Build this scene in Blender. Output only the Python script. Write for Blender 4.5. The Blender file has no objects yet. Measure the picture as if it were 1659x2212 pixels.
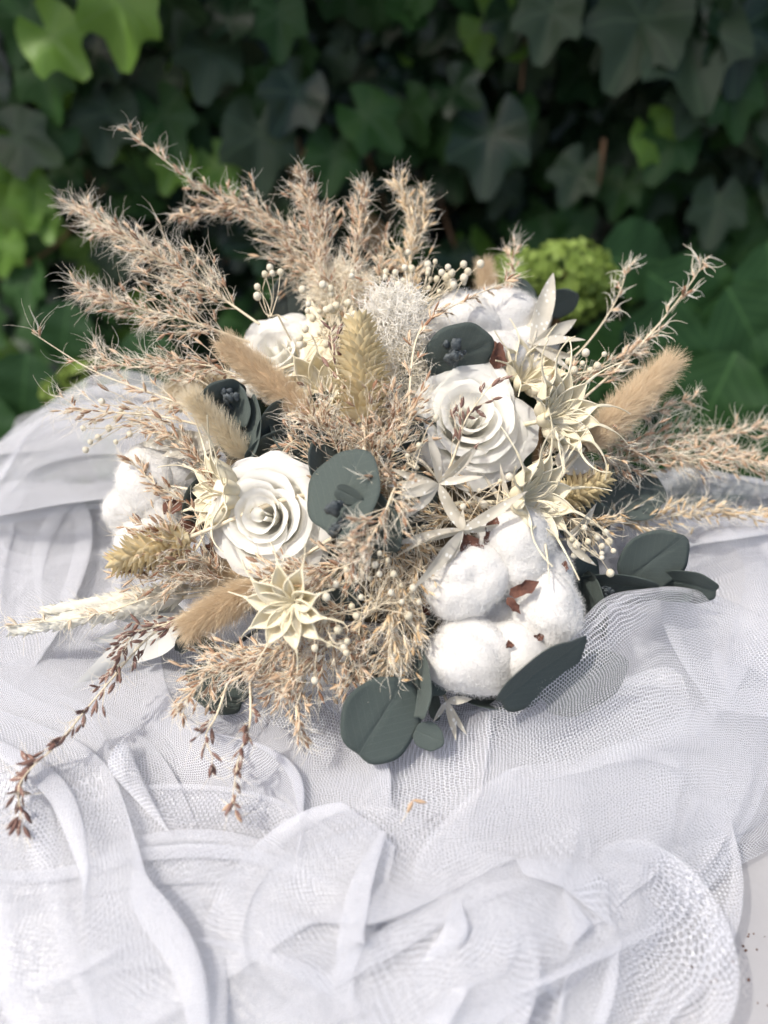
import bpy, math, random
import numpy as np
from mathutils import Vector, Matrix
random.seed(7); RN = np.random.RandomState(11)
PI = math.pi
sc = bpy.context.scene
COL = sc.collection
# ---------------------------------------------------------------- camera, sky, sun, exposure
FPX = 1659.0
CP = np.array([0.0, 0.0, 0.43]); PITCH = math.radians(38)
FW = np.array([0, math.cos(PITCH), -math.sin(PITCH)]); UPV = np.array([0, math.sin(PITCH), math.cos(PITCH)]); RT = np.array([1.0, 0, 0])
cd = bpy.data.cameras.new('camera'); cam = bpy.data.objects.new('camera', cd); COL.objects.link(cam)
cam.location = CP; cam.rotation_euler = (PI / 2 - PITCH, 0, 0)
cd.sensor_fit = 'VERTICAL'; cd.sensor_height = 32.0; cd.lens = 32.0 * FPX / 2212.0
cd.clip_start = 0.01; cd.clip_end = 500
cd.dof.use_dof = True; cd.dof.focus_distance = 0.455; cd.dof.aperture_fstop = cd.lens / 9.5
cd.dof.aperture_blades = 0
sc.camera = cam
SUN_EL, SUN_AZ = math.radians(60), math.radians(-114)      # azimuth measured from +Y towards +X
w = bpy.data.worlds.new("World"); sc.world = w; w.use_nodes = True
nt = w.node_tree; bg = nt.nodes['Background']
sky = nt.nodes.new('ShaderNodeTexSky'); sky.sky_type = 'NISHITA'; sky.sun_disc = False
sky.sun_elevation = SUN_EL; sky.sun_rotation = SUN_AZ; sky.air_density = 1.0; sky.dust_density = 4.0; sky.ozone_density = .4
nt.links.new(sky.outputs[0], bg.inputs[0]); bg.inputs[1].default_value = 0.15
sd = bpy.data.lights.new('sun', 'SUN'); sd.energy = 2.1; sd.angle = math.radians(1.2); sd.color = (1, 0.96, 0.88)
sun = bpy.data.objects.new('sun', sd); COL.objects.link(sun)
sdir = Vector((math.sin(SUN_AZ) * math.cos(SUN_EL), math.cos(SUN_AZ) * math.cos(SUN_EL), math.sin(SUN_EL)))
sun.rotation_euler = sdir.to_track_quat('Z', 'Y').to_euler(); sun.location = sdir * 3
sc.view_settings.view_transform = 'Standard'; sc.view_settings.look = 'None'
sc.view_settings.exposure = 0.68; sc.view_settings.gamma = 1
sc.render.engine = 'CYCLES'
sc.cycles.transparent_max_bounces = 48; sc.cycles.max_bounces = 8; sc.cycles.transmission_bounces = 6
sc.cycles.diffuse_bounces = 4; sc.cycles.glossy_bounces = 2
sc.cycles.use_denoising = True; sc.cycles.caustics_reflective = False

# ---------------------------------------------------------------- helpers
def ray(px, py): return FW + RT * ((px - 829.5) / FPX) + UPV * ((1106 - py) / FPX)
def P(px, py, d): return CP + ray(px, py) * d
def G(px, py, h=0.0):
    r = ray(px, py); return CP + r * ((CP[2] - h) / -r[2])
def nrm(v):
    v = np.asarray(v, float); return v / (np.linalg.norm(v, axis=-1, keepdims=True) + 1e-12)
CB = P(830, 1100, 0.53)
AX = np.array([0, -math.cos(math.radians(58)), math.sin(math.radians(58))]); VX = np.array([0, AX[2], -AX[1]])
RAD = np.array([.160, .145, .085])
BB = CB - AX * .075
def D(px, py, lift=0.0):
    """depth and outward normal where the line through a picture point meets the bouquet's dome"""
    M = np.stack([RT, VX, AX]); s = RAD * (1 + lift)
    o = (M @ (CP - CB)) / s; r = (M @ ray(px, py)) / s
    a, b, c = r @ r, 2 * o @ r, o @ o - 1
    q = b * b - 4 * a * c
    t = (-b - math.sqrt(q)) / (2 * a) if q > 0 else -b / (2 * a)
    p = o + r * t
    n = M.T @ (p / s); return t, n / np.linalg.norm(n)
WM = {}
def link(o, parent, W):
    COL.objects.link(o)
    if parent is not None:
        o.parent = parent; o.matrix_local = WM[parent.name].inverted() @ W
    else: o.matrix_local = W
    WM[o.name] = W.copy()
def thing(name, label, cat, loc, group=None):
    o = bpy.data.objects.new(name, None); o.empty_display_size = .01
    link(o, None, Matrix.Translation(Vector(loc))); tag(o, label, cat, group); return o
def tag(o, label=None, cat=None, group=None, kind=None):
    for k, v in (('label', label), ('category', cat), ('group', group), ('kind', kind)):
        if v: o[k] = v
    return o
def mesh_data(name, V, F, mat, smooth=True, uv=None):
    me = bpy.data.meshes.new(name); V = np.asarray(V, np.float32); F = np.asarray(F, np.int32)
    n, k = F.shape
    me.vertices.add(len(V)); me.vertices.foreach_set('co', V.ravel())
    me.loops.add(n * k); me.loops.foreach_set('vertex_index', F.ravel())
    me.polygons.add(n); me.polygons.foreach_set('loop_start', np.arange(0, n * k, k, dtype=np.int32))
    me.update(calc_edges=True)
    me.polygons.foreach_set('use_smooth', np.full(n, smooth)); me.materials.append(mat)
    if uv is not None:
        l = me.uv_layers.new(name='UVMap'); l.data.foreach_set('uv', np.asarray(uv, np.float32)[F.ravel()].ravel())
    me.update(); return me
def mesh(name, V, F, mat, parent=None, smooth=True, uv=None, loc=None, kind=None):
    """world-space vertices -> one object"""
    if loc is None: loc = WM[parent.name].translation if parent is not None else V.mean(0)
    me = mesh_data(name, np.asarray(V) - np.array(loc), F, mat, smooth, uv)
    o = bpy.data.objects.new(name, me); link(o, parent, Matrix.Translation(Vector(loc)))
    if kind: o['kind'] = kind
    return o
def inst(name, me, W, parent=None):
    o = bpy.data.objects.new(name, me); link(o, parent, W); return o
def frameM(p, x, y, z, s=1.0):
    s = (s, s, s) if np.isscalar(s) else s
    return Matrix(((x[0]*s[0], y[0]*s[1], z[0]*s[2], p[0]), (x[1]*s[0], y[1]*s[1], z[1]*s[2], p[1]), (x[2]*s[0], y[2]*s[1], z[2]*s[2], p[2]), (0, 0, 0, 1)))
def along(p, d, up, s=1.0, roll=0.0):
    """+Y along d, +Z near up"""
    y = nrm(d); x = nrm(np.cross(y, up)); z = np.cross(x, y)
    c, q = math.cos(roll), math.sin(roll)
    return frameM(p, x * c + z * q, y, z * c - x * q, s)
def hair(name, S, r0, r1, mat, parent=None, kind='stuff'):
    """S: strands (k,n,3) in world space, as real curve strands"""
    S = np.asarray(S, np.float32); k, n, _ = S.shape
    loc = WM[parent.name].translation
    cu = bpy.data.hair_curves.new(name); cu.add_curves([n] * k)
    cu.attributes['position'].data.foreach_set('vector', (S - np.array(loc, np.float32)).ravel())
    r = np.tile(np.linspace(r0, r1, n), k).astype(np.float32)
    a = cu.attributes.get('radius') or cu.attributes.new('radius', 'FLOAT', 'POINT')
    a.data.foreach_set('value', r); cu.materials.append(mat)
    o = bpy.data.objects.new(name, cu); link(o, parent, Matrix.Translation(loc))
    if kind: o['kind'] = kind
    return o
def strands(p, d, L, n=6, curl=1.0, jit=.25):
    """curly strands from points p along d with lengths L"""
    k = len(p); p = np.asarray(p, float); d = nrm(d); L = np.broadcast_to(L, (k,)).reshape(k, 1)
    out = [p]; c = RN.normal(0, curl, (k, 3))
    for j in range(n - 1):
        c = c * .75 + RN.normal(0, curl * .45, (k, 3))
        d = nrm(d + c / (n - 1) + RN.normal(0, jit / (n - 1), (k, 3)))
        p = p + d * L / (n - 1); out.append(p)
    return np.stack(out, 1)
def spline(pts, n):
    p = np.asarray(pts, float)
    if len(p) == 2: return p[0] + (p[1] - p[0]) * np.linspace(0, 1, n)[:, None]
    q = np.vstack([2 * p[0] - p[1], p, 2 * p[-1] - p[-2]])
    t = np.linspace(0, len(p) - 1 - 1e-9, n); i = t.astype(int); f = (t - i)[:, None]
    a, b, c, d = q[i], q[i + 1], q[i + 2], q[i + 3]
    return .5 * (2 * b + (c - a) * f + (2 * a - 5 * b + 4 * c - d) * f * f + (3 * b - a - 3 * c + d) * f ** 3)
def gridF(nu, nv, wrap=False):
    i = np.arange(nu - 1)[:, None]; j = np.arange(nv if wrap else nv - 1)[None, :]; j2 = (j + 1) % nv
    return np.stack([i * nv + j, (i + 1) * nv + j, (i + 1) * nv + j2, i * nv + j2], -1).reshape(-1, 4)
def tubeVF(path, r0, r1, k=6):
    p = np.asarray(path, float); n = len(p); t = nrm(np.gradient(p, axis=0))
    u = np.array([.3, .5, .8]); x = nrm(np.cross(t, u)); y = np.cross(t, x)
    a = np.linspace(0, 2 * PI, k, endpoint=False); r = np.linspace(r0, r1, n)[:, None, None]
    V = p[:, None] + r * (x[:, None] * np.cos(a)[None, :, None] + y[:, None] * np.sin(a)[None, :, None])
    return V.reshape(-1, 3), gridF(n, k, True)
def joinVF(L):
    V, F, o = [], [], 0
    for v, f in L: V.append(v); F.append(f + o); o += len(v)
    return np.vstack(V), np.vstack(F)
def scatter(tv, tf, O, X, Y, Z, S):
    """copies of a template at frames (O; X,Y,Z) with per-axis scale S (k,3) -> one mesh's V,F"""
    S = np.asarray(S, float)
    V = O[:, None] + X[:, None] * (tv[None, :, 0:1] * S[:, None, 0:1]) + Y[:, None] * (tv[None, :, 1:2] * S[:, None, 1:2]) + Z[:, None] * (tv[None, :, 2:3] * S[:, None, 2:3])
    F = (tf[None] + (np.arange(len(O)) * len(tv))[:, None, None]).reshape(-1, tf.shape[1])
    return V.reshape(-1, 3), F
def randframe(d):
    y = nrm(d); x = nrm(np.cross(y, RN.normal(0, 1, y.shape))); return x, y, np.cross(x, y)
def snoise(p, f, seed=0):
    """cheap smooth vector noise, about -1..1, from sums of sines"""
    r = np.random.RandomState(seed); out = 0
    for a in range(6):
        k = nrm(r.normal(0, 1, 3)) * f * r.uniform(.6, 1.7); out = out + np.sin(p @ k + r.uniform(0, 6.28) + 1.3 * np.sin(p @ (nrm(r.normal(0, 1, 3)) * f * .7) + r.uniform(0, 6)))
    return out / 3.2

# ---------------------------------------------------------------- materials
def ND(nt, t, **k):
    n = nt.nodes.new(t)
    for a, b in k.items(): setattr(n, a, b)
    return n
def MATH(nt, op, a, b=None, c=None, clamp=False):
    n = ND(nt, 'ShaderNodeMath', operation=op, use_clamp=clamp)
    for i, v in enumerate((a, b, c)):
        if v is None: continue
        if hasattr(v, 'links') or hasattr(v, 'is_linked'): nt.links.new(v, n.inputs[i])
        else: n.inputs[i].default_value = v
    return n.outputs[0]
def pmat(name, c1, c2=None, rough=.6, trans=0.0, tcol=None, spec=.3, scale=60, island=0.0, objr=0.0, hairr=0.0, bump=0.0, bscale=300, sheen=0.0, detail=6, extra=None):
    m = bpy.data.materials.new(name); m.use_nodes = True; nt = m.node_tree; L = nt.links
    b = nt.nodes['Principled BSDF']; out = nt.nodes['Material Output']
    c2 = c2 or tuple(v * .8 for v in c1)
    tc = ND(nt, 'ShaderNodeTexCoord'); nz = ND(nt, 'ShaderNodeTexNoise'); nz.inputs['Scale'].default_value = scale; nz.inputs['Detail'].default_value = detail
    L.new(tc.outputs['Object'], nz.inputs['Vector'])
    fac = MATH(nt, 'MULTIPLY_ADD', nz.outputs['Fac'], 2.4, -.7, clamp=True)
    if island or hairr or objr:
        if island: r = ND(nt, 'ShaderNodeNewGeometry').outputs['Random Per Island']; k = island
        elif hairr: r = ND(nt, 'ShaderNodeHairInfo').outputs['Random']; k = hairr
        else: r = ND(nt, 'ShaderNodeObjectInfo').outputs['Random']; k = objr
        fac = MATH(nt, 'ADD', MATH(nt, 'MULTIPLY', fac, 1 - k), MATH(nt, 'MULTIPLY', r, k))
    mx = ND(nt, 'ShaderNodeMix', data_type='RGBA'); L.new(fac, mx.inputs['Factor'])
    mx.inputs['A'].default_value = (*c1, 1); mx.inputs['B'].default_value = (*c2, 1)
    col = mx.outputs['Result']
    if extra: col = extra(nt, col)
    L.new(col, b.inputs['Base Color']); b.inputs['Roughness'].default_value = rough
    b.inputs['Specular IOR Level'].default_value = spec
    if sheen: b.inputs['Sheen Weight'].default_value = sheen
    if bump:
        bn = ND(nt, 'ShaderNodeTexNoise'); bn.inputs['Scale'].default_value = bscale; bn.inputs['Detail'].default_value = 8
        L.new(tc.outputs['Object'], bn.inputs['Vector'])
        bp = ND(nt, 'ShaderNodeBump'); bp.inputs['Strength'].default_value = bump; bp.inputs['Distance'].default_value = .001
        L.new(bn.outputs['Fac'], bp.inputs['Height']); L.new(bp.outputs[0], b.inputs['Normal'])
    if trans:
        t = ND(nt, 'ShaderNodeBsdfTranslucent')
        if tcol: t.inputs['Color'].default_value = (*tcol, 1)
        else: L.new(col, t.inputs['Color'])
        ms = ND(nt, 'ShaderNodeMixShader'); ms.inputs[0].default_value = trans
        L.new(b.outputs[0], ms.inputs[1]); L.new(t.outputs[0], ms.inputs[2]); L.new(ms.outputs[0], out.inputs['Surface'])
    return m
def veins(nv, spread, width, amount, vc):
    """palmate veins from the leaf's own UV: base at (0,0), tip along +v"""
    def f(nt, col):
        L = nt.links; uv = ND(nt, 'ShaderNodeUVMap'); s = ND(nt, 'ShaderNodeSeparateXYZ'); L.new(uv.outputs[0], s.inputs[0])
        ang = MATH(nt, 'ARCTAN2', s.outputs[0], s.outputs[1]); d = MATH(nt, 'ABSOLUTE', MATH(nt, 'SUBTRACT', MATH(nt, 'FRACT', MATH(nt, 'ADD', MATH(nt, 'DIVIDE', ang, spread), .5)), .5))
        rad = MATH(nt, 'SQRT', MATH(nt, 'ADD', MATH(nt, 'MULTIPLY', s.outputs[0], s.outputs[0]), MATH(nt, 'MULTIPLY', s.outputs[1], s.outputs[1])))
        dist = MATH(nt, 'MULTIPLY', MATH(nt, 'MULTIPLY', d, spread), rad)
        k = MATH(nt, 'MULTIPLY', MATH(nt, 'SUBTRACT', 1, MATH(nt, 'DIVIDE', dist, width), clamp=True), amount)
        mx = ND(nt, 'ShaderNodeMix', data_type='RGBA'); L.new(k, mx.inputs['Factor']); L.new(col, mx.inputs['A']); mx.inputs['B'].default_value = (*vc, 1)
        return mx.outputs['Result']
    return f
def pinnate(width, amount, vc, n=9):
    def f(nt, col):
        L = nt.links; uv = ND(nt, 'ShaderNodeUVMap'); s = ND(nt, 'ShaderNodeSeparateXYZ'); L.new(uv.outputs[0], s.inputs[0])
        ax = MATH(nt, 'ABSOLUTE', s.outputs[0])
        mid = MATH(nt, 'SUBTRACT', 1, MATH(nt, 'DIVIDE', ax, width), clamp=True)
        q = MATH(nt, 'SUBTRACT', s.outputs[1], MATH(nt, 'MULTIPLY', ax, .9))
        d = MATH(nt, 'ABSOLUTE', MATH(nt, 'SUBTRACT', MATH(nt, 'FRACT', MATH(nt, 'MULTIPLY', q, n)), .5))
        sv = MATH(nt, 'MULTIPLY', MATH(nt, 'SUBTRACT', 1, MATH(nt, 'DIVIDE', d, width * n * .7), clamp=True), .5)
        k = MATH(nt, 'MULTIPLY', MATH(nt, 'MAXIMUM', mid, sv), amount)
        mx = ND(nt, 'ShaderNodeMix', data_type='RGBA'); L.new(k, mx.inputs['Factor']); L.new(col, mx.inputs['A']); mx.inputs['B'].default_value = (*vc, 1)
        return mx.outputs['Result']
    return f
def speckle(nt, col):
    L = nt.links; tc = ND(nt, 'ShaderNodeTexCoord'); v = ND(nt, 'ShaderNodeTexVoronoi'); v.inputs['Scale'].default_value = 260
    mp = ND(nt, 'ShaderNodeMapping'); mp.inputs['Scale'].default_value = (1, .55, 1); L.new(tc.outputs['Object'], mp.inputs[0]); L.new(mp.outputs[0], v.inputs['Vector'])
    k = MATH(nt, 'MULTIPLY', MATH(nt, 'LESS_THAN', v.outputs['Distance'], .23), .65)
    mx = ND(nt, 'ShaderNodeMix', data_type='RGBA'); L.new(k, mx.inputs['Factor']); L.new(col, mx.inputs['A']); mx.inputs['B'].default_value = (.9, .9, .86, 1)
    return mx.outputs['Result']
def netmat(name, cell=.00125, thr=.085, base=.20, col=(.87, .88, .925), soft=.5):  # col: bluish tone of shaded cloth put evenly into the white net
    """white hexagonal bobbinet: threads with open holes between, from the sheet's own UV in metres"""
    m = bpy.data.materials.new(name); m.use_nodes = True; nt = m.node_tree; L = nt.links
    out = nt.nodes['Material Output']; nt.nodes.remove(nt.nodes['Principled BSDF'])
    uv = ND(nt, 'ShaderNodeUVMap')
    def V(op, a, b=None, s=None):
        n = ND(nt, 'ShaderNodeVectorMath', operation=op)
        for i, v in enumerate((a, b)):
            if v is None: continue
            if isinstance(v, tuple): n.inputs[i].default_value = v
            else: L.new(v, n.inputs[i])
        if s is not None: n.inputs['Scale'].default_value = s
        return n.outputs['Value'] if op == 'DOT_PRODUCT' else n.outputs[0]
    nz = ND(nt, 'ShaderNodeTexNoise'); nz.inputs['Scale'].default_value = 60; nz.inputs['Detail'].default_value = 3; L.new(uv.outputs[0], nz.inputs['Vector'])
    wob = V('SCALE', V('SUBTRACT', nz.outputs['Color'], (.5, .5, .5)), s=.004)
    p = V('SCALE', V('ADD', uv.outputs[0], wob), s=1 / cell)
    p = V('MULTIPLY', p, (1, 1, 0)); p = V('ADD', p, (400, 400 * 1.7320508, 0))
    r = (1.0, 1.7320508, 1.0); h = (.5, .8660254, 0)
    a = V('SUBTRACT', V('MODULO', p, r), h); b = V('SUBTRACT', V('MODULO', V('SUBTRACT', p, h), r), h)
    a = V('MULTIPLY', a, (1, 1, 0)); b = V('MULTIPLY', b, (1, 1, 0))
    sel = MATH(nt, 'LESS_THAN', V('DOT_PRODUCT', a, a), V('DOT_PRODUCT', b, b))
    g = ND(nt, 'ShaderNodeMix', data_type='VECTOR'); L.new(sel, g.inputs['Factor']); L.new(b, g.inputs['A']); L.new(a, g.inputs['B'])
    gv = V('ABSOLUTE', g.outputs['Result'].node.outputs[1])
    s = ND(nt, 'ShaderNodeSeparateXYZ'); L.new(gv, s.inputs[0])
    e = MATH(nt, 'SUBTRACT', .5, MATH(nt, 'MAXIMUM', V('DOT_PRODUCT', gv, (.5, .8660254, 0)), s.outputs[0]))
    line = MATH(nt, 'LESS_THAN', e, thr)
    al = MATH(nt, 'MULTIPLY_ADD', line, 1 - base - .04, base)
    d = ND(nt, 'ShaderNodeBsdfDiffuse'); d.inputs[0].default_value = (*col, 1)
    t = ND(nt, 'ShaderNodeBsdfTranslucent'); t.inputs[0].default_value = (*col, 1)
    gl = ND(nt, 'ShaderNodeBsdfGlossy'); gl.inputs['Roughness'].default_value = .28; gl.inputs[0].default_value = (.9, .9, .9, 1)
    n2 = ND(nt, 'ShaderNodeTexNoise'); n2.inputs['Scale'].default_value = 900; n2.inputs['Detail'].default_value = 2; L.new(uv.outputs[0], n2.inputs['Vector'])
    bp = ND(nt, 'ShaderNodeBump'); bp.inputs['Strength'].default_value = 1; bp.inputs['Distance'].default_value = .0012; L.new(n2.outputs['Fac'], bp.inputs['Height']); L.new(bp.outputs[0], gl.inputs['Normal'])
    geo = ND(nt, 'ShaderNodeNewGeometry'); nn = V('NORMALIZE', V('ADD', V('SCALE', geo.outputs['Normal'], s=soft), (0, -.25, 1.0)))
    L.new(nn, d.inputs['Normal']); L.new(nn, t.inputs['Normal'])
    m1 = ND(nt, 'ShaderNodeMixShader'); m1.inputs[0].default_value = .5; L.new(d.outputs[0], m1.inputs[1]); L.new(t.outputs[0], m1.inputs[2])
    m2 = ND(nt, 'ShaderNodeMixShader'); m2.inputs[0].default_value = .10; L.new(m1.outputs[0], m2.inputs[1]); L.new(gl.outputs[0], m2.inputs[2])
    tr = ND(nt, 'ShaderNodeBsdfTransparent')
    m3 = ND(nt, 'ShaderNodeMixShader'); L.new(al, m3.inputs[0]); L.new(tr.outputs[0], m3.inputs[1]); L.new(m2.outputs[0], m3.inputs[2])
    L.new(m3.outputs[0], out.inputs['Surface']); return m
M = {}
M['net'] = netmat('tulle_net'); M['net_dense'] = netmat('tulle_net_dense', cell=.0011, thr=.10, base=.30, col=(.86, .87, .925))
M['net_fine'] = netmat('tulle_net_fine', cell=.0014, thr=.065, base=.06); M['net_veil'] = netmat('tulle_net_veil', cell=.0018, thr=.085, base=.08)
M['lining'] = pmat('lining_cloth', (.78, .79, .85), (.74, .75, .81), rough=.8, trans=.3, scale=25, spec=.1)
M['table'] = pmat('painted_table', (.36, .355, .36), (.32, .315, .32), rough=.45, scale=14, bump=.25, bscale=160)
M['rose'] = pmat('rose_petal', (.94, .93, .90), (.90, .89, .84), rough=.75, trans=.5, tcol=(.97, .95, .88), spec=.15, scale=50, bump=.5, bscale=220)
M['cotton'] = pmat('cotton_core', (.84, .825, .795), (.78, .76, .72), rough=1, spec=0, scale=80, bump=.6, bscale=700, trans=.3)
M['cotton_fibre'] = pmat('cotton_fibre', (.88, .87, .85), (.85, .84, .81), rough=.9, spec=.05, trans=.35)
M['bract'] = pmat('dry_bract', (.15, .065, .042), (.06, .028, .022), rough=.8, scale=200, bump=1, bscale=500)
M['euca'] = pmat('eucalyptus_leaf', (.070, .092, .082), (.15, .18, .165), rough=.68, spec=.25, scale=90, bump=.8, bscale=420, objr=.35, extra=pinnate(.010, .42, (.22, .25, .22)))
M['bud'] = pmat('eucalyptus_bud', (.04, .05, .055), (.10, .115, .12), rough=.45, scale=300, bump=1, bscale=800)
M['nigella'] = pmat('nigella_pod', (.84, .76, .54), (.88, .82, .66), rough=.6, trans=.25, scale=120, spec=.25, bump=.3)
M['rusc'] = pmat('bleached_leaf', (.54, .50, .41), (.64, .60, .51), rough=.45, trans=.3, spec=.35, scale=100, extra=speckle)
M['broad'] = pmat('bleached_broad_leaf', (.80, .80, .76), (.74, .73, .68), rough=.6, trans=.35, scale=60)
M['seed'] = pmat('grass_seed', (.28, .14, .08), (.72, .54, .36), rough=.6, trans=.15, island=.85, scale=300)
M['seedg'] = pmat('golden_grass_seed', (.50, .33, .17), (.74, .60, .40), rough=.6, trans=.15, island=.85, scale=300)
M['seedd'] = pmat('dark_grass_seed', (.12, .060, .050), (.26, .155, .12), rough=.55, objr=.7, scale=300)
M['seedc'] = pmat('cream_grass_seed', (.66, .52, .36), (.80, .70, .54), rough=.6, trans=.2, island=.8, scale=300)
M['awn'] = pmat('grass_awn', (.84, .75, .57), (.97, .93, .83), rough=.5, trans=.2, hairr=.9, spec=.3)
M['awnw'] = pmat('white_grass_awn', (.85, .81, .72), (.93, .91, .86), rough=.5, trans=.25, hairr=.9, spec=.3)
M['stem'] = pmat('dry_stem', (.62, .52, .36), (.74, .66, .50), rough=.6, scale=300)
M['bunny'] = pmat('bunny_tail_hair', (.60, .46, .29), (.78, .66, .48), rough=.6, trans=.25, hairr=.8)
M['bunnyc'] = pmat('cream_tail_hair', (.80, .68, .46), (.90, .84, .70), rough=.6, trans=.25, hairr=.8)
M['bunny_core'] = pmat('bunny_tail_core', (.58, .41, .25), (.66, .49, .31), rough=.9, scale=300)
M['phal'] = pmat('canary_grass_scale', (.60, .49, .27), (.80, .68, .43), rough=.55, trans=.2, objr=.6, scale=300)
M['phalc'] = pmat('pale_ear_scale', (.80, .77, .66), (.86, .84, .76), rough=.55, trans=.25, objr=.6, scale=300)
M['gyp'] = pmat('gypsophila_bud', (.84, .75, .54), (.90, .84, .70), rough=.6, trans=.15, objr=.8, scale=400, bump=.6, bscale=900)

# ---------------------------------------------------------------- ground, wall, table
M['ground'] = pmat('garden_soil', (.045, .038, .028), (.09, .08, .05), rough=.95, scale=8, bump=1, bscale=40)
M['wall'] = pmat('old_dark_wall', (.030, .028, .026), (.055, .05, .045), rough=.95, scale=6, bump=1, bscale=60)
V = np.array([[-150, -150, -.75], [150, -150, -.75], [150, 150, -.75], [-150, 150, -.75]], float)
tag(mesh('ground', V, [[0, 1, 2, 3]], M['ground'], loc=(0, 0, -.75)), kind='structure')
def boxVF(x0, x1, y0, y1, z0, z1, bev=0.0):
    V = np.array([[x, y, z] for x in (x0, x1) for y in (y0, y1) for z in (z0, z1)], float)
    F = np.array([[0, 1, 3, 2], [4, 6, 7, 5], [0, 4, 5, 1], [2, 3, 7, 6], [0, 2, 6, 4], [1, 5, 7, 3]])
    return V, F
def box(name, x0, x1, y0, y1, z0, z1, mat, parent=None, bev=.004, **k):
    V, F = boxVF(x0, x1, y0, y1, z0, z1); o = mesh(name, V, F, mat, parent, smooth=False, **k)
    md = o.modifiers.new('edge', 'BEVEL'); md.width = bev; md.segments = 3; return o
YH = 1.10
wl = box('garden_wall', -2.2, 2.2, YH + .30, YH + .46, -.75, 1.22, M['wall'], loc=(0, YH + .38, -.75))
tag(wl, 'dark wall hidden behind the ivy hedge', 'wall')
tb = thing('garden_table', 'pale grey painted table top showing bare at the lower right corner', 'table', (0, .25, -.75))
TY1 = 0.555
box('table_top', -.75, .75, -.35, TY1, -.028, 0.0, M['table'], tb, bev=.006)
for sx in (-1, 1):
    for yy in (-.30, TY1 - .05): box('leg', sx * .68 - .03, sx * .68 + .03, yy - .03, yy + .03, -.75, -.0285, M['table'], tb)
bv, bf = boxVF(-1, 1, -1, 1, -.4, .4)
for k in range(26):
    q = G(random.uniform(1480, 1659), random.uniform(1990, 2212), 0) if k else G(1556, 2044, 0)
    # specks of dirt: crumbs lying on the bare table
    s = random.uniform(.00025, .0007)
    if k == 0: crumbs = []
    a = random.uniform(0, PI); R2 = np.array([[math.cos(a), -math.sin(a), 0], [math.sin(a), math.cos(a), 0], [0, 0, 1]])
    crumbs.append(((bv * [s, s * random.uniform(.4, 1), s]) @ R2.T + q + [0, 0, s * .4 + .0001], bf))
V, F = joinVF(crumbs); tag(mesh('dirt_crumbs', V, F, M['bract'], smooth=False), 'tiny dark crumbs scattered on the bare grey table corner', 'crumbs', kind='stuff')
# ---------------------------------------------------------------- tulle: lofted sheets of net with folds that turn over on themselves
def CT(c): return P(c[0], c[1], c[2]) if c[2] > .3 else G(*c)
def loft(rows, nu, nv):
    R0 = [spline([CT(c) for c in r], nv) for r in rows]; A = np.stack(R0)          # rows x nv x 3
    return np.stack([spline(A[:, j], nu) for j in range(nv)], 1)                     # nu x nv x 3
def fold(S, waves, ridges=(), seed=0, edge=.0, floor=.0015):
    nu, nv, _ = S.shape; p = S.reshape(-1, 3).copy(); q = p.copy(); r = np.random.RandomState(seed)
    damp = np.ones((nu, nv))
    if edge:
        i = np.minimum(np.arange(nu), np.arange(nu)[::-1])[:, None] / nu; j = np.minimum(np.arange(nv), np.arange(nv)[::-1])[None] / nv
        damp = np.clip(np.minimum(i, j) / edge, .25, 1)
    damp = damp.ravel()
    for (lam, amp, ang, st) in waves:
        a = math.radians(ang); k = np.array([math.cos(a), math.sin(a), 0]); K = 2 * PI / lam
        s0 = r.randint(1000)
        wx = snoise(p, 2 * PI / (lam * 4.5), s0) * lam * .85; gate = np.clip(.62 + .75 * snoise(p, 2 * PI / (lam * 6), s0 + 1), .04, 1.5)
        ph = (p @ k + wx) * K + r.uniform(0, 6.28)
        kk = k + np.stack([snoise(p, 2 * PI / (lam * 4.5), s0 + 2) * .35, snoise(p, 2 * PI / (lam * 4.5), s0 + 3) * .35, 0 * ph], 1)
        A = amp * gate * damp
        q[:, 2] += A * (1 + np.cos(ph)) * .75
        q -= (A * st * np.sin(ph))[:, None] * kk
    for (pts, H, wd, *dd) in ridges:
        c = spline([G(x, y, .03) for x, y in pts], 60)[:, :2]
        d = np.sqrt(((p[:, None, :2] - c[None]) ** 2).sum(-1)); m = d.min(1); n = c[d.argmin(1)]
        f = np.exp(-(m / wd) ** 2)
        q[:, 2] += H * f
        v = p[:, :2] - n; q[:, :2] += v * (f * 1.1)[:, None]     # the crest bulges over its foot
    q[:, 2] = np.maximum(q[:, 2], floor)
    return q.reshape(nu, nv, 3)
def sheet(name, rows, mat, nu, nv, waves=(), ridges=(), seed=0, edge=.0, floor=.0015, parent=None, uvrot=0.0):
    S = loft(rows, nu, nv); T = fold(S, waves, ridges, seed, edge, floor)
    lu = np.linalg.norm(np.diff(S, axis=0), axis=-1); lv = np.linalg.norm(np.diff(S, axis=1), axis=-1)
    # net size follows the cloth's own (undisplaced) surface
    U = np.vstack([[0], np.cumsum(lu.mean(1))[:, None]])[:, 0] if False else np.concatenate([[0], np.cumsum(lu.mean(1))])
    W = np.concatenate([[0], np.cumsum(lv.mean(0))])
    uu, ww = np.meshgrid(U, W, indexing='ij'); c, s = math.cos(uvrot), math.sin(uvrot)
    uv = np.stack([uu * c + ww * s, ww * c - uu * s], -1).reshape(-1, 2) + .3
    return mesh(name, T.reshape(-1, 3), gridF(nu, nv), mat, parent, uv=uv)
tl = thing('tulle_veil', 'white tulle fabric heaped in sheer folds under the dried bouquet', 'fabric', (0, .3, .001))
X0, X1 = -260, 1900
def row(y, h, x0=X0, x1=X1, n=7, dh=0, dy=0): return [(x0 + (x1 - x0) * i / (n - 1), y + dy * math.sin(i * 2.7 + y * .3), h + dh * math.sin(i * 2.1 + y)) for i in range(n)]
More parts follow.
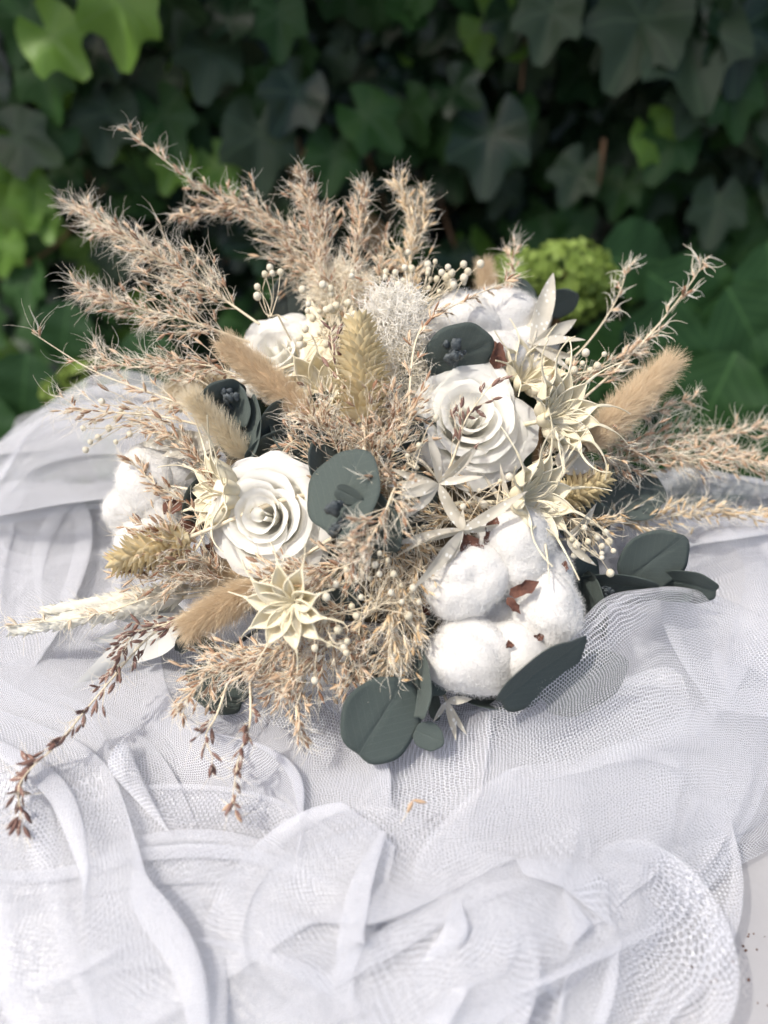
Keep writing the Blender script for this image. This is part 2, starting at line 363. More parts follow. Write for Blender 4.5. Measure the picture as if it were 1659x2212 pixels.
# lining: the densest cloth, low and smooth
sheet('lining', [row(1105, .022, x1=1750, dh=.008), row(1190, .024, x1=1720), row(1400, .026, x1=1640), row(1620, .020, x1=1480), row(1800, .012, x1=1100), row(1950, .008, x1=700), row(2120, .004, x1=330)],
      M['lining'], 120, 150, [(.22, .005, 20, .6), (.13, .003, 75, .8)], seed=3, edge=.06, parent=tl)
right = [(1690, 1110), (1720, 1250), (1680, 1600), (1560, 1850), (1440, 2010), (1320, 2180), (1210, 2420)]
def whole(i, f=0): return [[(X0 + (x - f - X0) * k / 7, y + (14 * math.sin(k * 1.9 + i)), (.020 + .004 * i) if x > 1500 and k < 7 else .006 + .004 * i * (k < 7)) for k in range(8)] for x, y in right]
sheet('under_net', whole(0), M['net_dense'], 220, 260, [(.26, .010, 35, 1.2), (.12, .006, 100, 1.6)], seed=12, edge=.04, parent=tl, uvrot=.3)
sheet('under_net', whole(1, 30), M['net_dense'], 260, 300, [(.20, .010, 80, 1.3), (.085, .005, 140, 1.4)], seed=19, edge=.04, parent=tl, uvrot=.9)
sheet('left_net', [row(1045, .034, x1=900, dh=.016), row(1200, .038, x1=860), row(1450, .042, x1=1000), row(1750, .040, x1=1150), row(2000, .030, x1=1130), row(2200, .02, x1=1000), row(2450, .01, x1=1000)],
      M['net_dense'], 300, 260, [(.21, .014, 62, 1.5), (.090, .009, 25, 2.0), (.045, .003, 80, 1.6)], seed=31, edge=.03, parent=tl, uvrot=.8)
sheet('left_net', [row(1150, .044, x0=-200, x1=700, dy=20), row(1400, .048, x1=640, dy=30), row(1650, .046, x1=760), row(1850, .042, x1=900, dy=30), row(2050, .032, x1=980), row(2350, .016, x1=900)],
      M['net'], 280, 260, [(.17, .014, 40, 1.9), (.075, .009, 95, 2.3)], seed=37, edge=.03, parent=tl, uvrot=.1)
sheet('centre_net', [row(1500, .045, x0=330, x1=1500), row(1620, .045, x0=300, x1=1480), row(1800, .04, x0=250, x1=1450), row(1960, .038, x0=150, x1=1330), row(2080, .03, x0=0, x1=1200), row(2330, .012, x0=-150, x1=1050)],
      M['net'], 300, 300, [(.16, .011, 150, 1.9), (.072, .008, 75, 2.4), (.036, .002, 30, 1.4)], seed=44, edge=.03, parent=tl, uvrot=.2)
sheet('centre_net', [row(1780, .05, x0=-100, x1=1250, dy=40), row(1900, .048, x0=-160, x1=1300, dy=30), row(2020, .04, x0=-200, x1=1350, dy=30), row(2150, .03, x0=-200, x1=1250), row(2350, .016, x0=-200, x1=1100)],
      M['net'], 260, 340, [(.15, .013, 110, 2.2), (.065, .008, 45, 2.5)], seed=48, edge=.03, parent=tl, uvrot=1.2)
# the big sheet at the right: crest over the eucalyptus leaf, hem running down to the lower right
sheet('front_net', [
    [(1060, 1570, .022), (1150, 1550, .03), (1270, 1450, .055), (1370, 1360, .070), (1470, 1330, .065), (1580, 1390, .03), (1760, 1460, .02)],
    [(1010, 1545, .050), (1115, 1525, .072), (1235, 1405, .098), (1335, 1300, .110), (1450, 1272, .102), (1560, 1300, .080), (1760, 1400, .055)],
    [(985, 1560, .052), (1120, 1570, .072), (1260, 1470, .092), (1370, 1370, .102), (1480, 1330, .094), (1590, 1360, .075), (1790, 1450, .050)],
    [(840, 1650, .048), (1040, 1680, .056), (1220, 1640, .070), (1380, 1560, .078), (1520, 1510, .070), (1650, 1500, .055), (1820, 1560, .030)],
    [(760, 1760, .046), (930, 1800, .052), (1130, 1790, .056), (1330, 1730, .054), (1500, 1680, .044), (1650, 1670, .034), (1840, 1660, .022)],
    [(740, 1900, .044), (880, 1930, .050), (1070, 1930, .054), (1270, 1880, .050), (1440, 1830, .038), (1620, 1770, .024), (1860, 1730, .012)],
    [(880, 2090, .036), (1000, 2075, .042), (1140, 2050, .046), (1290, 2000, .040), (1450, 1935, .026), (1640, 1825, .012), (1880, 1740, .006)],
    [(1080, 2225, .024), (1180, 2160, .028), (1285, 2095, .028), (1370, 2040, .022), (1451, 1984, .014), (1659, 1838, .006), (1900, 1700, .004)]],
      M['net_veil'], 300, 320, [(.15, .005, 60, 1.1), (.06, .0022, 125, 1.4)], seed=52, edge=.10, parent=tl, uvrot=.5)
# second thin net over it, shorter, its hem crossing the middle
sheet('over_net', [
    [(1130, 1660, .066), (1300, 1620, .072), (1440, 1560, .07), (1590, 1500, .06), (1800, 1480, .045)],
    [(1000, 1730, .062), (1200, 1720, .066), (1400, 1660, .062), (1600, 1600, .05), (1850, 1600, .03)],
    [(900, 1900, .060), (1130, 1900, .064), (1350, 1840, .056), (1560, 1760, .04), (1850, 1700, .02)],
    [(950, 2060, .050), (1120, 2060, .052), (1300, 1960, .046), (1500, 1850, .03), (1830, 1700, .012)]],
      M['net_fine'], 220, 260, [(.14, .010, 70, 1.9), (.06, .004, 140, 2.0)], seed=66, edge=.08, parent=tl, uvrot=1.1)
# lower layer with looped hem by the bare corner
sheet('hem_net', [
    [(1180, 1830, .03), (1330, 1830, .03), (1480, 1790, .022), (1580, 1770, .012), (1580, 1800, .006)],
    [(1000, 1960, .03), (1200, 1980, .03), (1400, 1950, .024), (1500, 1900, .014), (1545, 1890, .005)],
    [(800, 2090, .026), (1030, 2120, .028), (1260, 2110, .024), (1400, 2050, .015), (1470, 2010, .005)],
    [(650, 2240, .016), (850, 2250, .018), (1100, 2260, .016), (1280, 2240, .012), (1360, 2212, .004)],
    [(650, 2440, .010), (850, 2440, .010), (1100, 2440, .010), (1230, 2420, .008), (1280, 2400, .004)]],
      M['net_fine'], 240, 260, [(.16, .009, 100, 1.3), (.08, .004, 40, 1.2)], seed=71, edge=.05, parent=tl, uvrot=.9)
# raised veil at the upper left with the hedge showing through, and the tall folds at the far right
sheet('raised_veil', [
    [(-150, 1150, .60), (20, 1130, .60), (130, 1100, .60), (260, 1060, .60), (430, 1020, .59), (560, 1000, .58)],
    [(-150, 1130, .64), (10, 1050, .65), (110, 985, .66), (250, 960, .67), (400, 960, .67), (560, 960, .66)],
    [(-160, 1120, .70), (20, 1010, .70), (84, 898, .71), (250, 846, .71), (390, 880, .71), (540, 940, .70)],
    [(-130, 1120, .76), (20, 1050, .76), (88, 950, .76), (240, 890, .76), (380, 910, .76), (540, 980, .76)],
    [(-130, 1100, .80), (30, 1090, .80), (100, 1060, .80), (240, 1040, .80), (380, 1040, .80), (540, 1050, .80)]],
      M['net_fine'], 160, 200, [(.10, .010, 20, 2.0), (.045, .004, 60, 1.8)], seed=80, parent=tl, floor=-.2)
sheet('back_right_net', [
    [(1230, 1215, .035), (1330, 1175, .04), (1450, 1150, .06), (1560, 1130, .07), (1700, 1120, .07), (1900, 1110, .05)],
    [(1260, 1260, .03), (1380, 1230, .035), (1480, 1200, .05), (1590, 1180, .065), (1720, 1180, .065), (1900, 1170, .05)],
    [(1300, 1330, .025), (1420, 1310, .03), (1520, 1290, .035), (1620, 1300, .05), (1740, 1310, .05), (1900, 1300, .04)],
    [(1330, 1450, .02), (1450, 1440, .02), (1560, 1440, .025), (1660, 1460, .03), (1760, 1480, .03), (1900, 1480, .02)]],
      M['net_dense'], 160, 200, [(.10, .006, 10, 1.3), (.05, .005, -10, 1.7)], seed=84, parent=tl)

def roll(pts, width, flat=.45, seed=0, mat='net', h=.05, n=150, k=28):
    """a turned-over hem: a soft flattened tube of net"""
    c = spline([G(*p) if len(p) == 3 else G(p[0], p[1], h) for p in pts], n); t = nrm(np.gradient(c, axis=0)); up = np.array([0, 0, 1.0]); x = nrm(np.cross(t, up)); z = np.cross(x, t)
    s = np.linspace(0, 1, n); w = width / FPX * .42 * .5 * np.clip(np.sin(PI * np.clip(s * .96 + .02, 0, 1)), 0, 1) ** .55 * (1 + .22 * np.sin(s * 9 + seed) + .12 * np.sin(s * 23 + seed * 2))
    a = np.linspace(0, 2 * PI, k); A = np.cos(a) + .12 * np.sin(2 * a); B = np.sin(a) * (1 + .2 * np.cos(a))
    tw = .5 * np.sin(s * 5 + seed); V = []
    wob = 1 + .06 * np.sin(a[None] * 5 + s[:, None] * 30 + seed)
    X = (w[:, None] * A[None] * wob); Z = (w[:, None] * flat * B[None] * wob)
    Vv = c[:, None] + x[:, None] * (X * np.cos(tw)[:, None] - Z * np.sin(tw)[:, None])[..., None] + z[:, None] * (X * np.sin(tw)[:, None] + Z * np.cos(tw)[:, None])[..., None]
    L = np.concatenate([[0], np.cumsum(np.linalg.norm(np.diff(c, axis=0), axis=1))]); uu, ww = np.meshgrid(L, a / (2 * PI) * width / FPX * .42 * 3.2, indexing='ij')
    mesh('rolled_fold', Vv.reshape(-1, 3), gridF(n, k), M[mat], tl, uv=np.stack([uu * .9, ww], -1).reshape(-1, 2) + .3)
roll([(-60, 1440), (20, 1300), (110, 1215), (240, 1195), (320, 1150), (300, 1080)], 30, .4, 2, 'net_fine', .055)
roll([(1000, 1540, .05), (1090, 1535, .060), (1150, 1490, .078), (1240, 1400, .098), (1340, 1298, .110), (1450, 1272, .102), (1560, 1302, .080)], 18, .35, 12, 'net_fine', .06)
def billow(path, width, H, mat, seed, taper=.25, uvrot=0.0, h=.045):
    """a gathered length of net: narrow where it is pinched, pleated along its run, its edges tucked under"""
    c = spline([G(*p) if len(p) == 3 else G(p[0], p[1], h) for p in path], 220); t = nrm(np.gradient(c, axis=0)); x = nrm(np.cross(t, [0, 0, 1.0])); r = np.random.RandomState(seed)
    s = np.linspace(0, 1, 220)[:, None]; v = np.linspace(-1, 1, 150)[None]; W = width / FPX * .42 * (taper + (1 - taper) * np.sin(PI * np.clip(s * .94 + .03, 0, 1)) ** .8)
    p1, p2, p3 = r.uniform(0, 6, 3)
    pl = .42 * np.sin(v * 5.2 + p1 + 1.3 * np.sin(s * 3 + p2)) + .30 * np.sin(v * 10.5 + p2 + 1.6 * np.sin(s * 4 + p3)) + .10 * np.sin(v * 21 + p3 + s * 7)
    lat = W * (np.sin(v * PI * .58) + .30 * np.cos(v * 5.2 + p1 + 1.3 * np.sin(s * 3 + p2)) * (1 - v * v) + .26 * np.cos(v * 10.5 + p2 + 1.6 * np.sin(s * 4 + p3)) * (1 - v * v))
    z = H * (np.cos(v * PI * .5) ** .7 * (1 + .0 * s) + .42 * pl * (1 - v * v)) * np.sin(PI * np.clip(s * .9 + .05, 0, 1)) ** .5
    V = c[:, None] + x[:, None] * lat[..., None] + np.array([0, 0, 1.0]) * z[..., None]; V[..., 2] = np.maximum(V[..., 2], .002)
    L = np.concatenate([[0], np.cumsum(np.linalg.norm(np.diff(c, axis=0), axis=1))]); uu, ww = np.meshgrid(L, np.linspace(0, width / FPX * .42 * 3.4, 150), indexing='ij'); a, b = math.cos(uvrot), math.sin(uvrot)
    mesh('gathered_fold', V.reshape(-1, 3), gridF(220, 150), M[mat], tl, uv=np.stack([uu * a + ww * b, ww * a - uu * b], -1).reshape(-1, 2) + .3)
billow([(-150, 1520), (60, 1640), (170, 1740), (225, 1900), (250, 2030), (340, 2180), (380, 2400)], 170, .022, 'net', 1, .45, .3, .045)
billow([(800, 1790, .058), (700, 1920, .050), (640, 2060, .042), (660, 2190, .036), (760, 2330, .03)], 150, .018, 'net', 2, .3, .6)
billow([(480, 2330, .02), (720, 2200, .034), (930, 2080, .042), (1160, 1990, .046), (1400, 1960, .03)], 130, .016, 'net_fine', 3, .25, .2)
billow([(-120, 2090, .03), (120, 2040, .036), (300, 1960, .042), (520, 1960, .040), (760, 2060, .034), (900, 2240, .024)], 130, .018, 'net', 4, .3, .9)
billow([(1010, 1960, .055), (1010, 2050, .045), (950, 2130, .036), (860, 2260, .026), (800, 2420, .02)], 140, .018, 'net', 5, .3, .4)
billow([(1520, 1740, .03), (1480, 1880, .018), (1405, 2030, .010), (1320, 2170, .006), (1260, 2330, .005)], 110, .014, 'net_fine', 6, .35, .7)
billow([(1250, 1900, .05), (1330, 2010, .036), (1300, 2130, .026), (1200, 2300, .018)], 170, .018, 'net_fine', 7, .4, .1)
billow([(-100, 1830, .045), (130, 1860, .046), (330, 1840, .046), (560, 1850, .046), (800, 1930, .046)], 120, .016, 'net_fine', 8, .3, .5)
billow([(60, 1060, .05), (70, 1200, .045), (20, 1350, .045), (-60, 1520, .045)], 170, .022, 'net', 9, .4, .5)
billow([(-160, 1085, .05), (30, 1050, .07), (200, 1010, .085), (380, 1000, .085), (560, 1040, .07)], 230, .035, 'net', 11, .5, .4)
billow([(-60, 1140, .05), (60, 1010, .09), (190, 930, .12), (330, 930, .12), (480, 1010, .09)], 190, .03, 'net_fine', 12, .3, .2)
billow([(1300, 1230, .04), (1420, 1165, .055), (1560, 1130, .07), (1760, 1120, .07)], 170, .028, 'net', 13, .35, .1)
billow([(1560, 1150, .06), (1610, 1260, .06), (1590, 1400, .055), (1620, 1560, .045)], 170, .024, 'net', 14, .4, .7)
billow([(330, 1040, .05), (200, 1140, .045), (150, 1300, .045), (160, 1500, .045)], 150, .016, 'net_fine', 10, .3, .2)
# ---------------------------------------------------------------- ivy hedge on the wall
def ivy_mesh(name, mat, seed, nl=5):
    """lobed ivy leaf, unit length, base notch at the origin, tip along +Y"""
    r = random.Random(seed); lobes = [(0, 1.0, .50), (1.0, .80, .50), (-1.0, .77, .50), (2.05, .56, .50), (-2.05, .54, .50)][:nl]
    n = 30; out = []
    for i in range(n):
        a = -PI + 2 * PI * (i + .5) / n; q = .58
        for (c, R, wd) in lobes:
            d = abs((a - c + PI) % (2 * PI) - PI); q = max(q, R * max(0, 1 - (d / (wd * 1.9)) ** 1.15) + .0)
        if abs(a) > 2.9: q = .22
        out.append((math.sin(a) * q, math.cos(a) * q))
    V = [(0, 0, 0)]; V += [(x * .5, y * .5, 0) for x, y in out]; V += [(x, y, 0) for x, y in out]
    V = np.array(V); cup = r.uniform(-.25, .12); fo = r.uniform(.05, .28)
    V[:, 2] = cup * V[:, 1] ** 2 + fo * np.abs(V[:, 0]) + .05 * np.sin(V[:, 0] * 9 + seed) + .04 * np.sin(V[:, 1] * 8)
    F = []
    for i in range(n):
        j = (i + 1) % n; F += [(0, 1 + i, 1 + j, 1 + j), (1 + i, 1 + n + i, 1 + n + j, 1 + j)]
    uv = V[:, :2].copy()
    me = bpy.data.meshes.new(name); me.from_pydata([tuple(v) for v in V], [], [f[:3] if f[2] == f[3] else f for f in F]); me.materials.append(mat)
    me.polygons.foreach_set('use_smooth', [True] * len(me.polygons))
    l = me.uv_layers.new(name='UVMap')
    for lp in me.loops: l.data[lp.index].uv = uv[lp.vertex_index]
    T = [f[:3] for f in F if f[2] == f[3]]; Q = [f for f in F if f[2] != f[3]]
    tri = np.array(T + [q[:3] for q in Q] + [(q[0], q[2], q[3]) for q in Q])
    return me, V, tri, uv
vn = veins(5, 1.0, .022, .5, (.08, .13, .06))
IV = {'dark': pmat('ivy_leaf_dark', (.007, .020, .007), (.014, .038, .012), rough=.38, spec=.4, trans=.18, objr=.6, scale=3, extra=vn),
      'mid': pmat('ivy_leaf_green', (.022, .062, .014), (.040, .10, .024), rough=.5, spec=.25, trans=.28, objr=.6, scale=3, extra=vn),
      'lime': pmat('ivy_leaf_young_sunlit', (.11, .23, .032), (.19, .34, .05), rough=.45, spec=.35, trans=.45, objr=.6, scale=3, extra=veins(5, 1.0, .02, .4, (.22, .34, .12))),  # young leaves, with sunlight on them put into the bright colour
      'pale': pmat('ivy_leaf_pale', (.026, .046, .022), (.044, .070, .034), rough=.5, spec=.3, trans=.15, objr=.6, scale=3, extra=vn),
      'dead': pmat('ivy_leaf_dead', (.36, .22, .11), (.50, .34, .18), rough=.7, trans=.3, objr=.6, scale=4)}
IM = {k: [ivy_mesh('ivy_leaf', m, i + 3, 5 if i < 3 else 3) for i in range(4)] for k, m in IV.items()}
hd = thing('ivy_hedge', 'dark green ivy covering the whole wall behind the bouquet', 'hedge', (0, YH + .29, -.75))
def leafM(p, nx, size, roll, tilt):
    n = nrm(np.array(nx)); down = np.array([0, 0, -1.0]); y = nrm(down - n * (down @ n)); x = np.cross(y, n)
    c, s = math.cos(roll), math.sin(roll); y2 = y * c + x * s; x2 = np.cross(y2, n)
    return frameM(p, x2, y2, n, size)
def PY(px, py, Y):
    r = ray(px, py); return CP + r * (Y / r[1])
# leaves one can point to: (px, py, y-distance, size m, roll, kind)
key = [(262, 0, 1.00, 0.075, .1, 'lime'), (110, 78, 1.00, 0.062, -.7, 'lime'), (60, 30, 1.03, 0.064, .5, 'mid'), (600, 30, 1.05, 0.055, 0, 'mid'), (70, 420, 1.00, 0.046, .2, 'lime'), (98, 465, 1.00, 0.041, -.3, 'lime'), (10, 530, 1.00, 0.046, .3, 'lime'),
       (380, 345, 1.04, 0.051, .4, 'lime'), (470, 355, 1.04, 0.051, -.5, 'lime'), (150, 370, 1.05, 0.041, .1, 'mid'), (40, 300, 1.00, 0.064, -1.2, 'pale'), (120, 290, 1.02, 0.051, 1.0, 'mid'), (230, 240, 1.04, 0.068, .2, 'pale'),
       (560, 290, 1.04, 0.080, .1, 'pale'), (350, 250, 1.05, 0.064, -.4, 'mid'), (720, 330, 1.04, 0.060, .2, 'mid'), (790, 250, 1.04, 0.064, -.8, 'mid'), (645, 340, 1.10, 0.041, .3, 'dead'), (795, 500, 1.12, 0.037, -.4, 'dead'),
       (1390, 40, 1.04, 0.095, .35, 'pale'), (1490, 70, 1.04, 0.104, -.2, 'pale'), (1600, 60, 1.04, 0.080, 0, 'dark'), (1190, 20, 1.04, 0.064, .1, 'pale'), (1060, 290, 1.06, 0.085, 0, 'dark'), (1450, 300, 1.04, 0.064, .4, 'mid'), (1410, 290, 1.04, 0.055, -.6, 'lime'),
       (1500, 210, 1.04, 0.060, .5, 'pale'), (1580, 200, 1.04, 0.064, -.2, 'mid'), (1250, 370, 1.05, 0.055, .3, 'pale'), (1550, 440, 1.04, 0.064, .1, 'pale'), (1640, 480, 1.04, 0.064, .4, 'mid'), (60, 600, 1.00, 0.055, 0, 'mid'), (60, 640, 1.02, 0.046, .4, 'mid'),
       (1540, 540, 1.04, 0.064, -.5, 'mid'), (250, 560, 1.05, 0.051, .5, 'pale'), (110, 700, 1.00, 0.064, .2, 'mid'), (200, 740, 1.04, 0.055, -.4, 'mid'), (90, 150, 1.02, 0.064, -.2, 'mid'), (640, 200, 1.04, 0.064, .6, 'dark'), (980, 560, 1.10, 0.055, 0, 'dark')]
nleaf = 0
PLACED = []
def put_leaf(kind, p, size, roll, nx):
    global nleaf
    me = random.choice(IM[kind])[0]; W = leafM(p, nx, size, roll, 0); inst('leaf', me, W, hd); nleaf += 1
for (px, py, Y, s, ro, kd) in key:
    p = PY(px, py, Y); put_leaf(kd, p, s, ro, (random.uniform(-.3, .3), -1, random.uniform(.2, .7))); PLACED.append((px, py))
tries = 0
while nleaf < 300 and tries < 9000:
    tries += 1
    px, py = random.uniform(-60, 1720), random.uniform(-60, 1120)
    if 480 < px < 1350 and py > 800: continue
    if any((px - a) ** 2 + (py - b) ** 2 < 40 ** 2 for a, b in PLACED): continue
    hole = math.exp(-(((px - 960) / 190) ** 2 + ((py - 470) / 130) ** 2)) + .8 * math.exp(-(((px - 800) / 170) ** 2 + ((py - 120) / 120) ** 2)) + .8 * math.exp(-(((px - 1230) / 150) ** 2 + ((py - 200) / 90) ** 2))
    if random.random() < hole * .75: continue
    PLACED.append((px, py)); left = max(0, 1 - px / 700)
    k = random.choices(['dark', 'mid', 'lime', 'pale', 'dead'], [.45 - .36 * left, .32 + .25 * left, .06 + .24 * left, .17, .0])[0]  # brighter leaf colours towards the left imitate sunlit patches
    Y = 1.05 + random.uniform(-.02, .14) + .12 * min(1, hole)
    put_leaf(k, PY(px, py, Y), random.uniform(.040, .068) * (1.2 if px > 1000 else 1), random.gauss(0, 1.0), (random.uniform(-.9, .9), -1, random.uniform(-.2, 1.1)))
acc = {k: [] for k in ('dark', 'mid', 'pale')}
for i in range(6500):
    x = random.uniform(-2.1, 2.1) if i % 3 else random.uniform(-.8, .8); z = random.uniform(-.72, 1.25) if i % 3 else random.uniform(-.6, .45)
    y = YH + random.uniform(.08, .27)
    if z > 1.1: y += random.uniform(0, .2)
    k = random.choices(list(acc), [.72, .2, .08])[0]
    _, V, T, uv = random.choice(IM[k]); W = np.array(leafM((x, y, z), (random.uniform(-.6, .6), -1, random.uniform(-.2, .9)), random.uniform(.04, .07), random.gauss(0, .7), 0))
    acc[k].append((V @ W[:3, :3].T + W[:3, 3], T, uv))
# unseen ivy bulge above the picture, added to shade the hedge face below
for i in range(3600):
    x = random.uniform(-2.1, 2.1); z = random.uniform(.50, 1.3)
    if -.95 < x < -.28 and random.random() < .75: continue  # thinned here to let sun onto the left of the hedge
    y = YH - .02 - .24 * math.sin(min(1, (z - .50) / .35) * PI / 2) * random.uniform(0, 1) ** .5 + random.uniform(0, .06)
    k = random.choices(list(acc), [.7, .22, .08])[0]
    _, V, T, uv = random.choice(IM[k]); W = np.array(leafM((x, y, z), (random.uniform(-.6, .6), -1, random.uniform(-.2, 1.2)), random.uniform(.06, .10), random.gauss(0, .7), 0))
    acc[k].append((V @ W[:3, :3].T + W[:3, 3], T, uv))
for k, L in acc.items():
    V, F = joinVF([(a, b) for a, b, c in L]); mesh('foliage', V, F, IV[k], hd, uv=np.vstack([c for a, b, c in L]), kind='stuff')
M['twig'] = pmat('ivy_twig', (.13, .075, .04), (.22, .13, .07), rough=.85, scale=60)
for i in range(46):
    if i == 0: pts = [PY(1305, 300, 1.02), PY(1300, 350, 1.02), PY(1292, 410, 1.03)]
    elif i == 1: pts = [PY(640, 420, 1.12), PY(760, 300, 1.12), PY(830, 430, 1.13)]
    elif i == 2: pts = [PY(0, 600, 1.05), PY(120, 530, 1.05), PY(230, 400, 1.06)]
    else:
        a = np.array([random.uniform(-.7, .7), random.uniform(1.07, 1.32), random.uniform(-.4, .4)]); pts = [a]
        for _ in range(3): a = a + [random.uniform(-.12, .12), random.uniform(-.03, .03), random.uniform(.03, .14)]; pts.append(a)
    V, F = tubeVF(spline(pts, 14), .0035 if i < 3 else random.uniform(.0015, .003), .0015, 5); mesh('stem', V, F, M['twig'], hd)
# ---------------------------------------------------------------- green hydrangeas in front of the hedge
M['hyd'] = pmat('hydrangea_floret', (.19, .28, .05), (.30, .40, .10), rough=.6, trans=.4, island=.7, scale=60)
M['hydleaf'] = pmat('hydrangea_leaf', (.018, .055, .015), (.030, .080, .024), rough=.5, trans=.35, spec=.3, objr=.5, scale=5, extra=pinnate(.02, .5, (.10, .22, .07), 8))
def oval_mesh(name, mat, wd=.4, nu=16, nv=7, serr=.02, fo=.15, bend=-.25):
    V, uv = [], []
    for i in range(nu):
        t = i / (nu - 1); hw = wd * math.sin(PI * t ** .8) ** .75 + .004 + (serr * (i % 2) if 1 < i < nu - 2 else 0)
        for j in range(nv):
            u = -1 + 2 * j / (nv - 1); x = u * hw
            V.append((x, t, fo * abs(x) + bend * t * t + .02 * math.sin(t * 20) * abs(u))); uv.append((x, t))
    return mesh_data(name, V, gridF(nu, nv), mat, uv=np.array(uv))
HL = oval_mesh('hydrangea_leaf', M['hydleaf'])
pet = np.array([(0, 0, 0), (.45, .5, .08), (0, 1, .15), (-.45, .5, .08)]); ptri = np.array([(0, 1, 2), (0, 2, 3)])
fl = joinVF([(pet @ np.array([[math.cos(a), math.sin(a), 0], [-math.sin(a), math.cos(a), 0], [0, 0, 1]]), ptri) for a in (0, PI / 2, PI, 3 * PI / 2)])
def hydrangea(name, label, blobs, dep, leaves, n):
    base = P(*leaves[0][:3]); h = thing(name, label, 'hydrangea', (base[0], base[1], -.75), 'green hydrangeas by the hedge')
    O, Nn = [], []
    for (px, py, rx, ry) in blobs:
        c = P(px, py, dep); k = int(n * rx * ry / 6000)
        d = nrm(RN.normal(0, 1, (k, 3))); d = d[(d[:, 1] < .4)]
        O.append(c + d * [rx / FPX * dep, rx / FPX * dep * .8, ry / FPX * dep] * (1 + RN.uniform(-.12, .03, (len(d), 1)))); Nn.append(d)
    O = np.vstack(O); d = nrm(np.vstack(Nn) + RN.normal(0, .35, (len(O), 3))); z = d; x = nrm(np.cross(z, RN.normal(0, 1, z.shape))); y = np.cross(z, x)
    V, F = scatter(fl[0], fl[1], O, x, y, z, RN.uniform(.0045, .0075, (len(O), 1)) * np.ones((1, 3)))
    mesh('florets', V, F, M['hyd'], h, kind='stuff')
    c = P(blobs[0][0], blobs[0][1], dep); V, F = tubeVF(spline([c, c + [.01, .05, -.25], [base[0], base[1], -.745]], 12), .004, .006); mesh('stem', V, F, M['twig'], h)
    for (px, py, d_, s, roll, ny) in leaves:
        W = leafM(P(px, py, d_), (ny, -1, .55), s, roll, 0); inst('leaf', HL, W, h)
hydrangea('hydrangea', 'green hydrangea head above the white papery leaves at the upper right', [(1225, 585, 95, 62), (1140, 590, 66, 50), (1290, 620, 40, 60), (1250, 650, 50, 45), (1100, 580, 40, 34)], .80,
          [(1290, 560, .95, .12, -1.5, .2), (1440, 640, .86, .14, .2, .3), (1400, 590, .92, .12, -1.0, .1), (1590, 760, .86, .14, .25, -.2), (1340, 860, .88, .12, .4, .2), (1570, 620, .92, .14, -.6, 0), (1480, 560, .97, .12, -.4, .1), (1660, 520, .95, .13, -.2, 0),
           (1640, 640, .93, .13, .5, 0), (1460, 900, .88, .12, .1, 0), (1690, 880, .85, .12, .4, 0), (1390, 730, .95, .12, 1.1, .2), (1520, 820, .93, .12, -.9, -.1), (1600, 960, .88, .1, -.2, 0)], 330)
hydrangea('hydrangea', 'yellow green hydrangea head half hidden behind the tulle at the left', [(200, 815, 70, 38), (140, 845, 50, 30)], .92,
          [(60, 760, .95, .10, .3, .2), (280, 720, .98, .10, -.6, -.1), (-20, 850, .95, .1, .2, 0), (330, 800, .95, .09, -.9, 0), (150, 650, 1.0, .09, .3, .1)], 250)
# ---------------------------------------------------------------- builders for the dried flowers
def sp_template(k=5):
    prof = [(0, .25), (.25, .85), (.55, 1.0), (.82, .55), (1, .03)]
    V = [(r * math.cos(2 * PI * j / k), y, r * .62 * math.sin(2 * PI * j / k)) for y, r in prof for j in range(k)]
    return np.array(V), gridF(len(prof), k, True)
SPV, SPF = sp_template()
def stem_to(parent, p, d=None, r=.0011, mat=None, name='stem'):
    """stem from the binding point of the bouquet up to p"""
    b = BB + RN.normal(0, .008, 3); m = (b + p) / 2
    if d is not None: m = p - np.asarray(d) * np.linalg.norm(p - b) * .4
    V, F = tubeVF(spline([b, m, p], 10), r * 1.2, r, 6); return mesh(name, V, F, mat or M['stem'], parent)
def C3(c):
    """(px, py, depth) or (px, py, ('d', lift)) -> world"""
    if isinstance(c[2], tuple): t, _ = D(c[0], c[1], c[2][1]); return P(c[0], c[1], t)
    return P(*c)
